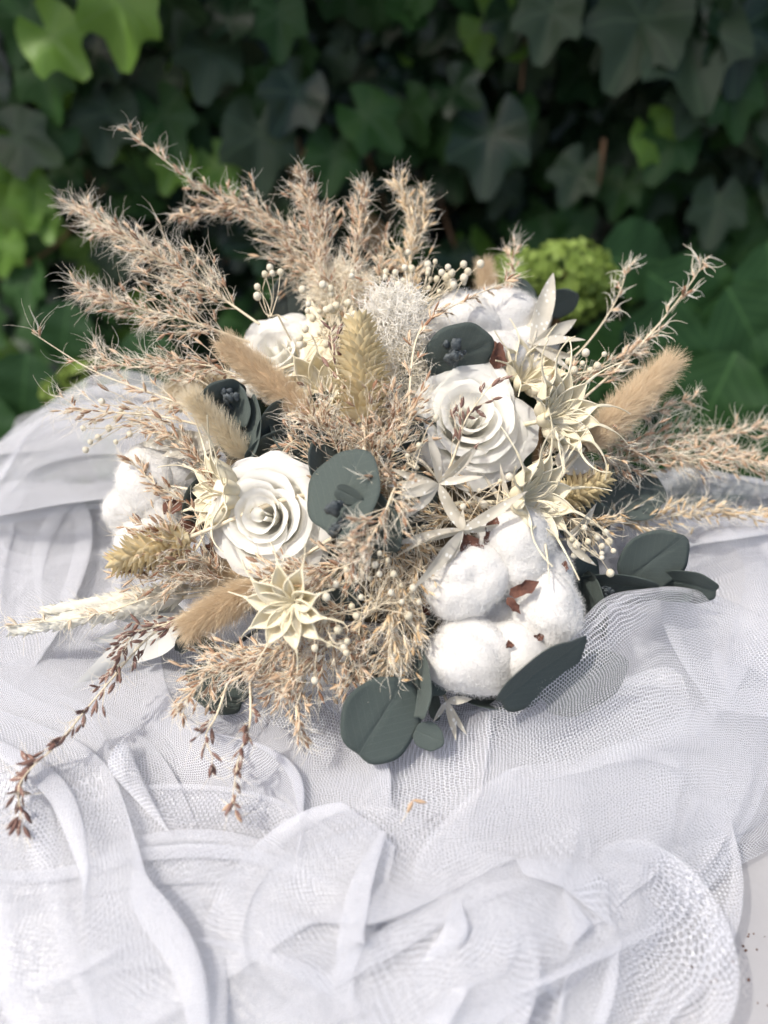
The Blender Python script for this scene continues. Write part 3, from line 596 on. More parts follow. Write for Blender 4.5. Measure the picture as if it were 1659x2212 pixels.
def plume(name, label, path, width, n, group='feathery dried grass plumes', seed='seed', awn='awn', slen=.0062, alen=.012, awns=2, branch=.9, tipw=.25, single=False, start=.12, awr=.00011, grav=0.0, cnt_b=None, stemr=.0009):
    pts = [C3(c) for c in path]; base = pts[0]
    o = thing(name, label, 'dried grass', base, group)
    c = spline(pts, 60); tan = nrm(np.gradient(c, axis=0)); L = np.linalg.norm(np.diff(c, axis=0), axis=1).sum()
    nb = cnt_b or max(8, int(n / 7)); Wd = width / FPX * (.27 if start == 0 else .34); n = int(n * (.44 if start == 0 else .46))
    tubes = [tubeVF(c, stemr * (.5 if start == 0 else 1), .0002, 5)]
    SO, SD = [], []
    for i in range(nb):
        t = start + (1 - start) * ((i + random.random()) / nb) ** (1.9 if tipw == 0 else 1.0); k = min(59, int(t * 59)); p0 = c[k]; tg = tan[k]
        rad = nrm(np.cross(tg, RN.normal(0, 1, 3))); spread = Wd * (((1 - tipw) * (1 - t) ** (1.5 if tipw == 0 else 1.0) + tipw * (1 - t * .3)) * min(1, t * 5 + .45) * 1.15) * random.uniform(.55, 1.15)
        bl = max(spread * 1.7, .004); d = nrm(tg * branch + rad * random.uniform(.45, 1.0)); bp = [p0]
        for _ in range(5):
            d = nrm(d + tg * .10 + RN.normal(0, .10, 3) + np.array([0, 0, -grav])); bp.append(bp[-1] + d * bl / 5)
        bp = np.array(bp); tubes.append(tubeVF(bp, .00028, .00016, 4))
        m = max(2, int(n / nb + random.random()))
        if tipw == 0 and t > .6: m = 2
        for j in range(m):
            u = (j + random.random()) / m; q = bp[int(u * 4.99)] + (bp[int(u * 4.99) + 1] - bp[int(u * 4.99)]) * random.random()
            SO.append(q); SD.append(nrm(nrm(bp[-1] - bp[0]) + RN.normal(0, .38, 3)))
    V, F = joinVF(tubes); mesh('branches', V, F, M['stem'], o)
    SO, SD = np.array(SO), np.array(SD); x, y, z = randframe(SD); k = len(SO)
    sl = slen * RN.uniform(.7, 1.25, (k, 1))
    keep = RN.uniform(0, 1, k) < .85
    if single:
        me = mesh_data('seed', SPV, SPF, M[seed])
        idx = np.flatnonzero(keep)[:300]
        for i in idx: inst('seed', me, frameM(SO[i], x[i], y[i], z[i], (sl[i, 0] * .22, sl[i, 0] * 1.2, sl[i, 0] * .22)), o)
    else:
        V, F = scatter(SPV, SPF, SO[keep], x[keep], y[keep], z[keep], np.hstack([sl * RN.uniform(.14, .21, (k, 1)), sl * 1.1, sl * .17])[keep]); mesh('seeds', V, F, M[seed], o, kind='stuff')
    # pale husks: short thin strands hugging each seed, then long curly awns
    hs = strands(np.repeat(SO, 2, 0), np.repeat(SD, 2, 0) + RN.normal(0, .22, (2 * k, 3)), np.repeat(sl[:, 0], 2) * (.45 if single else 1) * RN.uniform(.9, 1.6, 2 * k), 4, .35, .15)
    hair('husks', hs, .00021, .00005, M[awn], o)
    a = strands(np.repeat(SO + SD * sl * .6, awns, 0), np.repeat(SD, awns, 0) + RN.normal(0, .45, (awns * k, 3)), alen * RN.uniform(.45, 1.25, awns * k), 8, 1.3, .5)
    hair('awns', a, awr, awr * .35, M[awn], o)
    return o
def hairs_on(c, d, L, R, n, hl, lean, prof):
    """hairs on a spindle: centre line from c along d, length L, radius R"""
    t = RN.uniform(0, 1, n); x = nrm(np.cross(d, [.2, .4, .9])); y = np.cross(d, x); a = RN.uniform(0, 2 * PI, n)
    rad = x * np.cos(a)[:, None] + y * np.sin(a)[:, None]; r = prof(t) * R
    return c + d * (t * L)[:, None] + rad * (r * .8)[:, None], nrm(rad + d * (lean + RN.normal(0, .15, n))[:, None] + RN.normal(0, .12, (n, 3))), t
def tail(name, label, a, b, width, mat='bunny', n=5200, hl=.0075, lean=1.5, group='fluffy bunny tail grasses', core='bunny_core', r=.00009):
    A, B = C3(a), C3(b); o = thing(name, label, 'dried grass', A, group); L = np.linalg.norm(B - A); d = nrm(B - A); R = width / 2 / FPX * .46
    prof = lambda t: np.clip(np.sin(PI * (t * .86 + .09)) ** .65, 0, 1) * (1.1 - .4 * t)
    stem_to(o, A, d)
    x = nrm(np.cross(d, [.2, .4, .9])); y = np.cross(d, x); th = np.linspace(0, 2 * PI, 14, endpoint=False); ts = np.linspace(.0, .93, 18)
    V = np.array([A + d * (t * L) + (x * math.cos(q) + y * math.sin(q)) * R * .45 * float(prof(np.array(t))) for t in ts for q in th]); mesh('core', V, gridF(18, 14, True), M[core], o)
    p, dr, t = hairs_on(A, d, L * .93, R * .5, n, hl, lean, prof)
    hair('fur', strands(p, dr, hl * 1.25 * RN.uniform(.5, 1.3, n), 6, .5, .25), r, r * .4, M[mat], o)
    return o
def scale_mesh(name, mat, w=.34, fold=.22, bend=.25):
    V = []
    for i, (t, h) in enumerate([(0, .35), (.3, 1), (.6, .82), (.85, .4), (1, .03)]):
        for u in (-1, 0, 1): V.append((u * h * w, t, (0 if u == 0 else -fold * h * w * 2) + bend * t * t))
    return mesh_data(name, V, gridF(5, 3), mat)
PH = scale_mesh('scale', M['phal'], .25, .35, .2); PHC = scale_mesh('scale', M['phalc'], .30, .2, .1)
def cone_head(name, label, a, b, width, n=150, sl=.0105, me=PH, open_=.9, group='spiky canary grass heads', cat='dried grass', core='bunny_core', stem=True):
    A, B = C3(a), C3(b); o = thing(name, label, cat, A, group); d = nrm(B - A); L = np.linalg.norm(B - A); R = width / 2 / FPX * .46
    if stem: stem_to(o, A, d, .0014)
    x = nrm(np.cross(d, [.3, .1, .9])); y = np.cross(d, x); prof = lambda t: max(.12, math.sin(PI * (t * .82 + .14)) ** .8)
    th = np.linspace(0, 2 * PI, 10, endpoint=False)
    V = np.array([A + d * (t * L * .92) + (x * math.cos(q) + y * math.sin(q)) * R * .5 * prof(t) for t in np.linspace(0, 1, 12) for q in th]); mesh('core', V, gridF(12, 10, True), M['phal'], o)
    for k in range(n):
        t = (k + .5) / n * .97; a_ = k * 2.39996 + random.uniform(-.15, .15); rad = x * math.cos(a_) + y * math.sin(a_)
        op = open_ * (1 - .75 * t) + .1; dd = nrm(d * (1 - op * .5) + rad * op + RN.normal(0, .06, 3)); p = A + d * (t * L * .88) + rad * R * .42 * prof(t)
        s = sl * random.uniform(.8, 1.15); inst('scale', me, along(p, dd, rad, s), o)
    return o
def rose(label, px, py, dep, rpx, up, seed, n=30):
    R = rpx / FPX * dep; c = P(px, py, dep); ax = nrm(up); x = nrm(np.cross(ax, [.1, 1, .3])); y = np.cross(ax, x)
    base = c - ax * R * .95; o = thing('rose', label, 'rose', base, 'white roses in the bouquet'); rr = random.Random(seed)
    nu, nv = 26, 18; u = np.linspace(-1, 1, nu)[:, None]; v = np.linspace(0, 1, nv)[None]
    ring = [1, 2, 2, 3, 3, 4, 5]; k = 0
    for g, cnt in enumerate(ring):
        t = g / (len(ring) - 1.0)
        for q in range(cnt):
            k += 1; th = 2 * PI * q / cnt + g * 1.15 + rr.uniform(-.22, .22)
            Rr = (.08 + .74 * t ** .95) * rr.uniform(.94, 1.06); Wd = [2.9, 2.0, 1.9, 1.45, 1.35, 1.12, .98][g]; H = 1.08 - .46 * t ** 1.35 + rr.uniform(-.03, .03); curl = .05 + .30 * t ** .9 * rr.uniform(.75, 1.2)
            vm = 1 - (.06 + .15 * t) * np.abs(u) ** 3.2 + .022 * np.sin(u * 5 + k) * t + .012 * np.sin(u * 15 + 2 * k) + .05 * t * np.exp(-(u / .22) ** 2)
            vv = v * vm; cup = 1 - (1 - np.clip(vv, 0, 1)) ** 3.2
            sp = (u if k % 2 else -u)
            r = Rr * (.30 + .70 * cup) * (1 + .13 * sp) - .05 * Rr * np.abs(u) ** 2
            z = H * vv ** (1.1 + .5 * t)
            c_ = np.clip((vv - .70) / .30, 0, 1); r = r + curl * c_ ** 1.6 * (1 - .35 * u * u); z = z - curl * .85 * c_ ** 2.6 * (1 + .3 * np.sin(u * 4 + k))
            ph = rr.uniform(0, 6); wav = .030 * t * np.sin(u * 4.5 + ph) * vv ** 2 + .012 * np.sin(u * 11 + ph * 2 + vv * 4) * vv ** 3 * (.3 + t); r = r + wav; z = z + wav * .8
            r = r + .005 * np.sin(u * 26 + np.sin(vv * 5 + k) * 2) * vv * t
            a = th + u * Wd
            pos = base + (x * (np.cos(a) * r)[..., None] + y * (np.sin(a) * r)[..., None] + ax * z[..., None]) * R
            mesh('petal', pos.reshape(-1, 3), gridF(nu, nv), M['rose'], o)
    V, F = tubeVF([base - ax * R * .1, base + ax * R * .1], R * .12, R * .28, 10); mesh('calyx', V, F, M['stem'], o)
    stem_to(o, base, ax, .002)
    return o
def ico(sub=3):
    import bmesh
    bm = bmesh.new(); bmesh.ops.create_icosphere(bm, subdivisions=sub, radius=1.0)
    V = np.array([v.co[:] for v in bm.verts]); F = np.array([[v.index for v in f.verts] for f in bm.faces]); bm.free(); return V, F
ICV, ICF = ico(5); IC2V, IC2F = ico(2)
def cotton(label, lobes, bracts, seed=0, fz=15000, flen=.0038, grp='fluffy white cotton bolls'):
    cs = [(C3((px, py, d)), rx, ry, d) for (px, py, d, rx, ry) in lobes]; ctr = np.mean([c[0] for c in cs], 0)
    o = thing('cotton_boll', label, 'cotton boll', ctr - nrm(ctr - BB) * .02, grp); stem_to(o, ctr - nrm(ctr - BB) * .02, None, .0018)
    for i, (c, rx, ry, d) in enumerate(cs):
        a, b = rx / FPX * d, ry / FPX * d; Dn = ICV.copy()
        f = 1 + .19 * snoise(ICV, 1.9, seed + i) + .085 * snoise(ICV, 4.2, seed + i + 9) + .022 * snoise(ICV, 9, seed + i + 20) + .006 * snoise(ICV, 24, seed + i + 30)
        p = ICV * f[:, None]; V = c + RT * (p[:, 0:1] * a) + UPV * (p[:, 2:3] * b) + FW * (p[:, 1:2] * (a + b) / 2 * .85)
        lobe = mesh('lobe', V, ICF, M['cotton'], o, loc=c)
        idx = RN.randint(0, len(V), fz); q = V[idx]; nn = nrm(q - c)
        hair('fibres', strands(q - nn * .0006, nn * .35 + RN.normal(0, 1.0, (fz, 3)), flen * RN.uniform(.4, 1.3, fz), 7, 1.9, .8), .000042, .00003, M['cotton_fibre'], lobe)
    for (px, py, d, s, ang, wd) in bracts:
        p = C3((px, py, d)); dr = RT * math.cos(ang) + UPV * math.sin(ang) - FW * .25
        V, F = leafVF(p, dr, -FW + RN.normal(0, .2, 3), s, wd, .35, .5, 9, 5, wave=.22, ragged=.3); mesh('bract', V, F, M['bract'], o)
    return o
def leafVF(p, d, up, L, wd, bend=.2, fold=.2, nu=14, nv=5, tip=1.0, wave=.0, ragged=0.0, twist=0.0, shape=.75, back=None):
    """lance leaf: length L, half width wd*L, bends away from 'up', folded along the midrib"""
    y = nrm(d); x = nrm(np.cross(y, up)); z = np.cross(x, y); V = []; q = np.array(p, float)
    for i in range(nu):
        t = i / (nu - 1); hw = wd * L * (math.sin(PI * min(1, t ** shape)) ** .85 * (1 - .0 * t) + .03)
        if ragged: hw *= 1 + ragged * random.uniform(-1, 1)
        a = bend * t; yy = y * math.cos(a) - z * math.sin(a); zz = z * math.cos(a) + y * math.sin(a)
        tw = twist * t; xx = x * math.cos(tw) + zz * math.sin(tw); z2 = np.cross(xx, yy)
        for j in range(nv):
            u = -1 + 2 * j / (nv - 1); V.append(q + xx * u * hw + z2 * (fold * abs(u) * hw + wave * hw * math.sin(t * 9 + u * 2)))
        q = q + yy * L / (nu - 1)
    return np.array(V), gridF(nu, nv)
def ruscus(label, px, py, d, leaves, grp='bleached papery leaf sprays', mat='rusc', stem=True, cat='dried leaves'):
    """leaves: (tip px, tip py, tip depth offset, half width ratio, bend)"""
    c = C3((px, py, d)); o = thing('leaf_spray', label, cat, c, grp)
    if stem: stem_to(o, c, None, .0010, M['rusc'])
    for lf in leaves:
        tx, ty, dd, wd, bd = lf[:5]; bx, by = (lf[5], lf[6]) if len(lf) > 6 else (px, py)
        dep = (c - CP) @ FW; a = P(bx, by, dep); b = P(tx, ty, dep + dd); v = b - a; L = np.linalg.norm(v)
        up = nrm(-FW + RN.normal(0, .45, 3)); V, F = leafVF(a, v + up * L * bd * .5, up, L, wd * .8, bd, random.uniform(.15, .4), 16, 5, twist=random.uniform(-.5, .5), wave=.12); mesh('leaf', V, F, M[mat], o)
    return o
def nigella(label, px, py, d, up, R, segs, horn=.5, openness=1.0, seed=0, only=None, pitch=.55):
    """star pod: boat shaped follicles with raised rims, each drawn out into a curling horn"""
    c = C3((px, py, d)); ax = nrm(up); x = nrm(np.cross(ax, [.3, .9, .1])); y = np.cross(ax, x); rr = random.Random(seed)
    base = c - ax * R * .55; o = thing('nigella_pod', label, 'seed pod', base, 'cream star shaped seed pods'); stem_to(o, base, ax, .0014, M['nigella'])
    for k in range(segs):
        a = 2 * PI * k / segs + rr.uniform(-.08, .08)
        if only and not (only[0] <= a <= only[1]): continue
        rad = x * math.cos(a) + y * math.sin(a); side = np.cross(ax, rad); n, m = 26, 7; V = []; op = pitch * rr.uniform(.85, 1.15); cu = rr.uniform(-.9, 1.1); sw = rr.uniform(-.8, .8)
        q = base + rad * R * .05; el = 1.15 - op * .2; HL_ = 1 + horn
        for i in range(n):
            t = i / (n - 1) * HL_
            el_ = (PI / 2 - .25) - op * 1.9 * min(t, 1) ** .8 + (cu * (t - 1) * 1.6 if t > 1 else 0); dr = rad * math.cos(el_) + ax * math.sin(el_) + side * (sw * max(0, t - .8)); dr = nrm(dr)
            nrm_ = nrm(np.cross(side, dr)); sd_ = np.cross(dr, nrm_)
            hw = R * .19 * (math.sin(PI * min(1, t / 1.02) ** 1.15) ** 1.1) + R * .016 * (1.6 - t) + R * .007
            dep = R * .24 * math.sin(PI * min(1, t) ** 1.2)
            for j in range(m):
                u = -1 + 2 * j / (m - 1); ridge = R * .022 * (abs(u) > .8) * (t < 1)
                V.append(q + sd_ * (u * hw) + nrm_ * (dep * (1 - u * u)) - nrm_ * ridge)
            q = q + dr * R * HL_ / n * 1.02
        V = np.array(V); pod = mesh('pod', V, gridF(n, m), M['nigella'], o)
        sdm = pod.modifiers.new('thickness', 'SOLIDIFY'); sdm.thickness = .0006; sdm.offset = 0
        # raised rim cords on both edges and a mid vein
        g = V.reshape(n, m, 3); ns = 19
        T = joinVF([tubeVF(g[:ns, 0], .0007, .0004, 5), tubeVF(g[:ns, -1], .0007, .0004, 5), tubeVF(g[:, m // 2] + ax * .0002, .0004, .00035, 5)]); mesh('rim', T[0], T[1], M['nigella'], pod)
    for k in range(9):
        a = rr.uniform(0, 6.28); rad = x * math.cos(a) + y * math.sin(a)
        V, F = tubeVF(spline([base + ax * R * .2, base + ax * R * .6 + rad * R * .06, base + ax * R * .85 + rad * R * .22], 8), .0005, .0003, 5); mesh('style', V, F, M['nigella'], o)
    return o
def disc_mesh(name, mat, ragged=0, seed=0, asp=1.0, cup=.12, notch=.05):
    r = random.Random(seed); nr, na = 9, 40; V = []
    for i in range(nr):
        for j in range(na):
            a = 2 * PI * j / na; R = 1 + .025 * math.sin(3 * a + seed) + .018 * math.sin(7 * a + seed * 2) + .09 * max(0, math.cos(a)) ** 14 - notch * max(0, -math.cos(a)) ** 20 * 2; q = i / (nr - 1) * R
            xx, yy = math.sin(a) * q * asp, math.cos(a) * q
            V.append((xx, yy, cup * q * q + .05 * math.sin(2.3 * yy + seed) * q + .03 * math.sin(4 * xx + 3 * yy + seed) * q - .03 * math.exp(-(xx / .05) ** 2)))
    V = np.array(V); F = gridF(nr, na, True); m = len(V); T = .012
    V2 = np.vstack([V, V - [0, 0, T]]); F2 = F[:, ::-1] + m; rim = np.array([[m - na + j, m - na + (j + 1) % na, 2 * m - na + (j + 1) % na, 2 * m - na + j] for j in range(na)])
    uv = np.vstack([V[:, :2], V[:, :2]]) * .5 + [0, .5]
    return mesh_data(name, V2, np.vstack([F, F2, rim[:, ::-1]]), mat, uv=uv)
ED = [disc_mesh('leaf', M['euca'], seed=i, asp=a, cup=c) for i, (a, c) in enumerate([(1, .05), (.95, .09), (.78, .08), (.62, .08), (1.0, -.10)])]
def discM(px, py, d, a, b, ang, sgn=1):
    """disc seen as an ellipse: half axes a (along ang, degrees) and b pixels"""
    c = C3((px, py, d)); dep = (c - CP) @ FW; s = a / FPX * dep; g = math.radians(ang); y = RT * math.cos(g) + UPV * math.sin(g); q = nrm(CP - c); y = nrm(y - q * (y @ q)); x0 = np.cross(y, q)
    t = math.acos(min(1, b / a)) * sgn; z = q * math.cos(t) + x0 * math.sin(t); x = np.cross(y, z); return frameM(c, x, y, z, s)
def eucalyptus(label, leaves, buds=(), root=None, grp='dark eucalyptus sprigs'):
    c0 = C3(leaves[0][:3]); o = thing('eucalyptus_sprig', label, 'eucalyptus', c0, grp)
    stem_to(o, C3(root) if root else c0, None, .0013, M['bud'])
    for (px, py, d, a, b, ang, sg, kind) in leaves:
        inst('leaf', ED[kind], discM(px, py, d, a, b, ang, sg), o)
    for (px, py, d, r) in buds:
        c = C3((px, py, d)); V = []
        T = []
        for k in range(6):
            q = c + RN.normal(0, r / FPX * .45 * .35, 3) - FW * 0; f = 1 + .45 * snoise(IC2V, 3, k) + .35 * snoise(IC2V, 7, k + 5); T.append((IC2V * f[:, None] * r / FPX * .45 * RN.uniform(.25, .5) * np.array([1, .5, 1.2]) + q, IC2F))
        V, F = joinVF(T); mesh('bud_cluster', V, F, M['bud'], o)
    return o
bv_, bf_ = ICV, ICF
i2v, i2f = ico(2)
GB = mesh_data('bud', i2v * [1, 1, 1.12] * (1 + .06 * snoise(i2v, 4, 3))[:, None], i2f, M['gyp'])
def gyps(label, px, py, d, buds, r=7.5, root=None):
    """buds: explicit (px,py) or (px,py,depth offset)"""
    c = C3((px, py, d)); dep = (c - CP) @ FW; o = thing('gypsophila_sprig', label, 'dried flowers', c, "sprigs of tiny round gypsophila buds")
    stem_to(o, c, None, .0006); tubes = []; hub = [c + RN.normal(0, .004, 3) for _ in range(3)]
    for h in hub: tubes.append(tubeVF([c, (c + h) / 2, h], .0004, .0003, 4))
    for b in buds:
        q = P(b[0], b[1], dep + (b[2] if len(b) > 2 else random.uniform(-.012, .006))); h = random.choice(hub); md = (q + h) / 2 + RN.normal(0, .0025, 3)
        tubes.append(tubeVF(spline([h, md, q], 8), .00035, .0002, 4)); s = r / FPX * dep * random.uniform(.7, 1.25)
        inst('bud', GB, frameM(q, *[np.array(v) for v in ((1, 0, 0), (0, 1, 0), (0, 0, 1))], s), o)
        sk = i2v
    V, F = joinVF(tubes); mesh('branches', V, F, M['stem'], o); return o
def rb(cx, cy, sx, sy, n): return [(random.gauss(cx, sx), random.gauss(cy, sy)) for _ in range(n)]
l = lambda v: ('d', v)
# ---------------------------------------------------------------- roses
rose('large open white rose at the left of centre beside the dark round leaf', 562, 1112, .437, 132, (-.12, -.72, .66), 5)
rose('white rose in full sun at the right beside the cream seed pods', 1026, 890, .462, 136, (.04, -.66, .75), 9)
rose('white rose at the upper left half hidden by a bunny tail', 590, 745, .505, 104, (-.15, -.50, .85), 14, 24)
# ---------------------------------------------------------------- cotton
cotton('white cotton boll of five tufts at the lower right above the long dark leaf', [(1000, 1250, .435, 86, 80), (1125, 1195, .441, 92, 78), (1180, 1318, .436, 78, 82), (1010, 1400, .438, 92, 84), (1098, 1432, .438, 84, 72), (1160, 1245, .452, 76, 74), (1060, 1330, .46, 70, 60)],
       [(1035, 1205, .432, .020, 2.2, .26), (1052, 1172, .434, .016, 1.2, .28), (1062, 1200, .436, .012, 1.9, .25), (930, 1310, .442, .018, 3.4, .3), (1100, 1285, .424, .018, .45, .22), (1095, 1290, .424, .012, -.9, .2), (1150, 1380, .426, .007, .3, .3), (1045, 1465, .430, .012, .1, .25), (1105, 1400, .418, .005, 2, .4), (1000, 1195, .432, .007, 1.3, .3), (1215, 1240, .44, .008, 1.4, .3), (1190, 1378, .43, .006, 0, .3)], 3)
cotton('broad white cotton boll at the top right behind the dark round leaf', [(985, 690, .515, 90, 62), (1090, 690, .53, 90, 66), (1060, 770, .51, 76, 60), (1140, 760, .52, 66, 70), (950, 720, .515, 54, 50)],
       [(1070, 800, .488, .018, 1.4, .3), (1078, 790, .492, .016, 1.8, .3), (900, 800, .50, .018, 2.6, .3), (925, 830, .50, .018, -.6, .35), (915, 790, .498, .014, 1.4, .35)], 20)
cotton('shaded white cotton boll at the far left edge of the bouquet', [(325, 1035, .496, 66, 74), (285, 1100, .498, 56, 60), (365, 1090, .497, 60, 60), (315, 1165, .498, 62, 50), (380, 1020, .50, 54, 60)], [(350, 1100, .475, .016, .2, .3), (285, 1122, .476, .006, .1, .5), (385, 1130, .474, .018, -.4, .3), (440, 1190, .474, .02, .1, .3)], 33)
# ---------------------------------------------------------------- eucalyptus
eucalyptus('pair of large round dark leaves with seed buds beside the left rose', [(742, 1068, .420, 98, 74, 62, -1, 0), (808, 1130, .424, 84, 60, 115, -1, 1), (752, 1068, .411, 34, 26, -30, 1, 2), (700, 1000, .448, 60, 40, 100, 1, 1), (870, 1155, .452, 70, 40, 50, 1, 1)], [(722, 1098, .410, 26), (735, 1135, .414, 20)])
eucalyptus('round dark leaf with a wrinkled bud in front of the top cotton', [(990, 770, .478, 76, 62, 20, 1, 4), (925, 800, .492, 55, 26, 120, -1, 3), (880, 850, .50, 60, 40, 80, 1, 1)], [(978, 752, .468, 30), (990, 768, .47, 18)])
eucalyptus('crumpled dark leaves between the bunny tail and the pale ear', [(480, 862, .472, 52, 34, 20, 1, 4), (515, 880, .475, 48, 30, 95, -1, 1), (548, 930, .472, 72, 30, 88, -1, 3), (600, 920, .478, 66, 46, 65, 1, 1), (510, 930, .486, 70, 44, 100, 1, 0), (640, 960, .48, 70, 40, 140, 1, 1), (590, 975, .482, 70, 40, 30, 1, 0)], [(495, 855, .466, 22)])
eucalyptus('round dark green leaves hanging over the tulle at the bottom centre', [(822, 1555, .420, 96, 84, 60, 1, 0), (925, 1590, .424, 34, 30, -20, 1, 0), (905, 1485, .427, 72, 34, 88, -1, 1), (930, 1450, .437, 60, 40, 100, 1, 1), (880, 1470, .436, 46, 14, 80, 1, 3), (800, 1440, .45, 60, 50, 140, 1, 1), (940, 1520, .45, 40, 18, 100, -1, 2)], [], (880, 1440, .45))
eucalyptus('spray of dark round leaves lying on tulle at the right of the cotton', [(1408, 1213, .475, 80, 62, 40, 1, 0), (1490, 1262, .48, 62, 34, 165, -1, 1), (1330, 1265, .478, 100, 40, 178, -1, 2), (1285, 1315, .468, 74, 32, 98, -1, 1), (1245, 1260, .475, 62, 40, 60, 1, 0), (1420, 1275, .485, 80, 34, 170, 1, 2)], [(1310, 1280, .468, 18)], (1240, 1290, .47))
eucalyptus('long dark leaf seen edge on below the cotton, its end under the tulle', [(1162, 1454, .414, 116, 42, 39, 1, 1), (1256, 1474, .446, 100, 60, 32, 1, 0), (1050, 1510, .452, 60, 30, 170, 1, 2), (1110, 1500, .455, 60, 34, 10, 1, 1)], [], (1100, 1470, .45))
eucalyptus('dark leaf tips under the feathery grass at the lower left', [(400, 1380, .468, 34, 20, 60, 1, 1), (440, 1395, .462, 40, 20, 150, 1, 2), (470, 1490, .462, 70, 52, 150, 1, 1), (720, 1300, .47, 60, 50, 20, 1, 0), (900, 1330, .462, 60, 44, 70, 1, 0)], [], (500, 1400, .475))
eucalyptus('dark round leaf sticking out behind the papery leaves at the top right', [(1210, 655, .56, 38, 30, 30, 1, 0), (1130, 640, .56, 40, 26, 120, 1, 1), (620, 650, .56, 50, 40, 100, 1, 1)], [], (1130, 700, .56))
eucalyptus('dark inner leaves glimpsed between the grasses of the bouquet centre', [(880, 960, .475, 70, 60, 40, 1, 0), (670, 1230, .47, 80, 60, 100, 1, 1), (1260, 1120, .49, 60, 50, 10, 1, 1), (1350, 1060, .52, 90, 60, 160, 1, 0), (900, 1080, .475, 60, 50, 80, 1, 4), (450, 1080, .485, 70, 50, 60, 1, 0), (700, 900, .50, 80, 60, 20, 1, 1)])
# ---------------------------------------------------------------- star pods
nigella('cream star pod with long horns right of the sunlit rose', 1220, 895, .452, (.55, -.58, .60), .033, 12, .85, seed=1, pitch=.52)
nigella('cream star pod with long horns just above the cotton boll', 1168, 1078, .438, (.66, -.55, .50), .034, 12, .85, seed=2, pitch=.50)
nigella('cream star pod with curled tips below the left rose', 612, 1318, .404, (-.30, -.85, .42), .027, 10, .55, seed=3, pitch=.80)
nigella('cream star pod spreading left from behind the left rose', 462, 1065, .455, (-.80, -.42, .40), .032, 11, .9, seed=4, pitch=.55)
nigella('cream star pod behind the bunny tail and the upper left rose', 685, 840, .478, (-.2, -.60, .70), .034, 9, .35, seed=5, pitch=.42)
nigella('cream star pod peeping out above the sunlit rose at its right', 1150, 800, .495, (.35, -.4, .85), .031, 9, .5, seed=6, pitch=.45)
# ---------------------------------------------------------------- papery leaves
ruscus('papery white leaf star speckled with white in the middle of the bouquet', 948, 1045, .427, [(925, 935, .006, .16, .3), (1030, 965, -.004, .15, .3), (1045, 1030, -.006, .11, .3), (845, 1012, .004, .12, .3), (832, 1050, -.004, .10, .2), (850, 1078, -.010, .13, .4), (870, 1130, -.012, .12, .4), (1020, 1165, .002, .14, .2), (1035, 960, .01, .12, .3), (880, 975, .012, .13, .3)])
ruscus('papery white leaves trailing left from the joint above the cotton', 1000, 1145, .425, [(845, 1195, -.008, .13, .4), (895, 1275, -.012, .10, .4), (1140, 1060, -.008, .09, .4), (850, 1175, .0, .09, .3), (1000, 1100, .0, .2, .2), (1100, 1130, .01, .1, .3), (960, 1230, .0, .10, .3)])
ruscus('papery white leaf spray standing up at the top right of the bouquet', 1150, 745, .50, [(1195, 590, .02, .13, .2), (1250, 690, .01, .15, .3), (1265, 735, .0, .14, .3), (1140, 650, .02, .16, .2), (1250, 775, .0, .12, .2), (1190, 660, .03, .12, .2), (1235, 800, .0, .12, .3)])
ruscus('pair of papery pale leaves beside the buds at the right of the cotton', 1225, 1165, .450, [(1290, 1085, .0, .17, .3), (1290, 1222, -.005, .17, .4), (1260, 1130, .0, .16, .2)])
ruscus('two small white papery leaves hanging below the cotton onto tulle', 965, 1515, .440, [(985, 1600, -.004, .13, .3), (1010, 1590, .0, .10, .3), (935, 1560, .004, .12, .3), (1020, 1510, -.002, .2, .3)])
ruscus('pale translucent rounded leaf behind the pods at the right', 1200, 1000, .475, [(1290, 1010, .0, .30, .2), (1260, 960, .0, .26, .2)], mat='rusc')
ruscus('thin cream leaf blades bunched between the rose and the cotton', 1110, 1130, .46, [(1000, 1060, .0, .07, .2), (1040, 1020, -.004, .06, .2), (1080, 1000, .0, .07, .2), (1130, 1010, .0, .07, .2), (950, 1120, .0, .07, .2), (1060, 1080, -.006, .07, .2)])
ruscus('pale papery leaves tucked behind the left rose and the pale ear', 470, 960, .48, [(350, 985, .0, .26, .2), (330, 940, .004, .18, .3), (400, 1040, .004, .22, .3), (300, 960, .008, .14, .3)], mat='rusc')
ruscus('large milky white leaves sinking into the tulle at the lower left', 400, 1330, .478, [(200, 1385, .0, .16, .2), (235, 1330, .004, .16, .2), (160, 1480, .0, .14, .3), (290, 1430, .0, .30, .2), (330, 1290, .0, .22, .2), (230, 1300, .0, .2, .2)], mat='broad', stem=False)
ruscus('cream leaf blades standing behind the upper left rose', 740, 900, .50, [(665, 640, .02, .16, .1), (715, 650, .02, .12, .1), (760, 660, .02, .12, .1), (700, 740, .0, .15, .2), (830, 720, .01, .14, .1), (650, 700, .01, .15, .1), (870, 780, .0, .14, .1), (800, 640, .03, .14, .1)], mat='nigella')
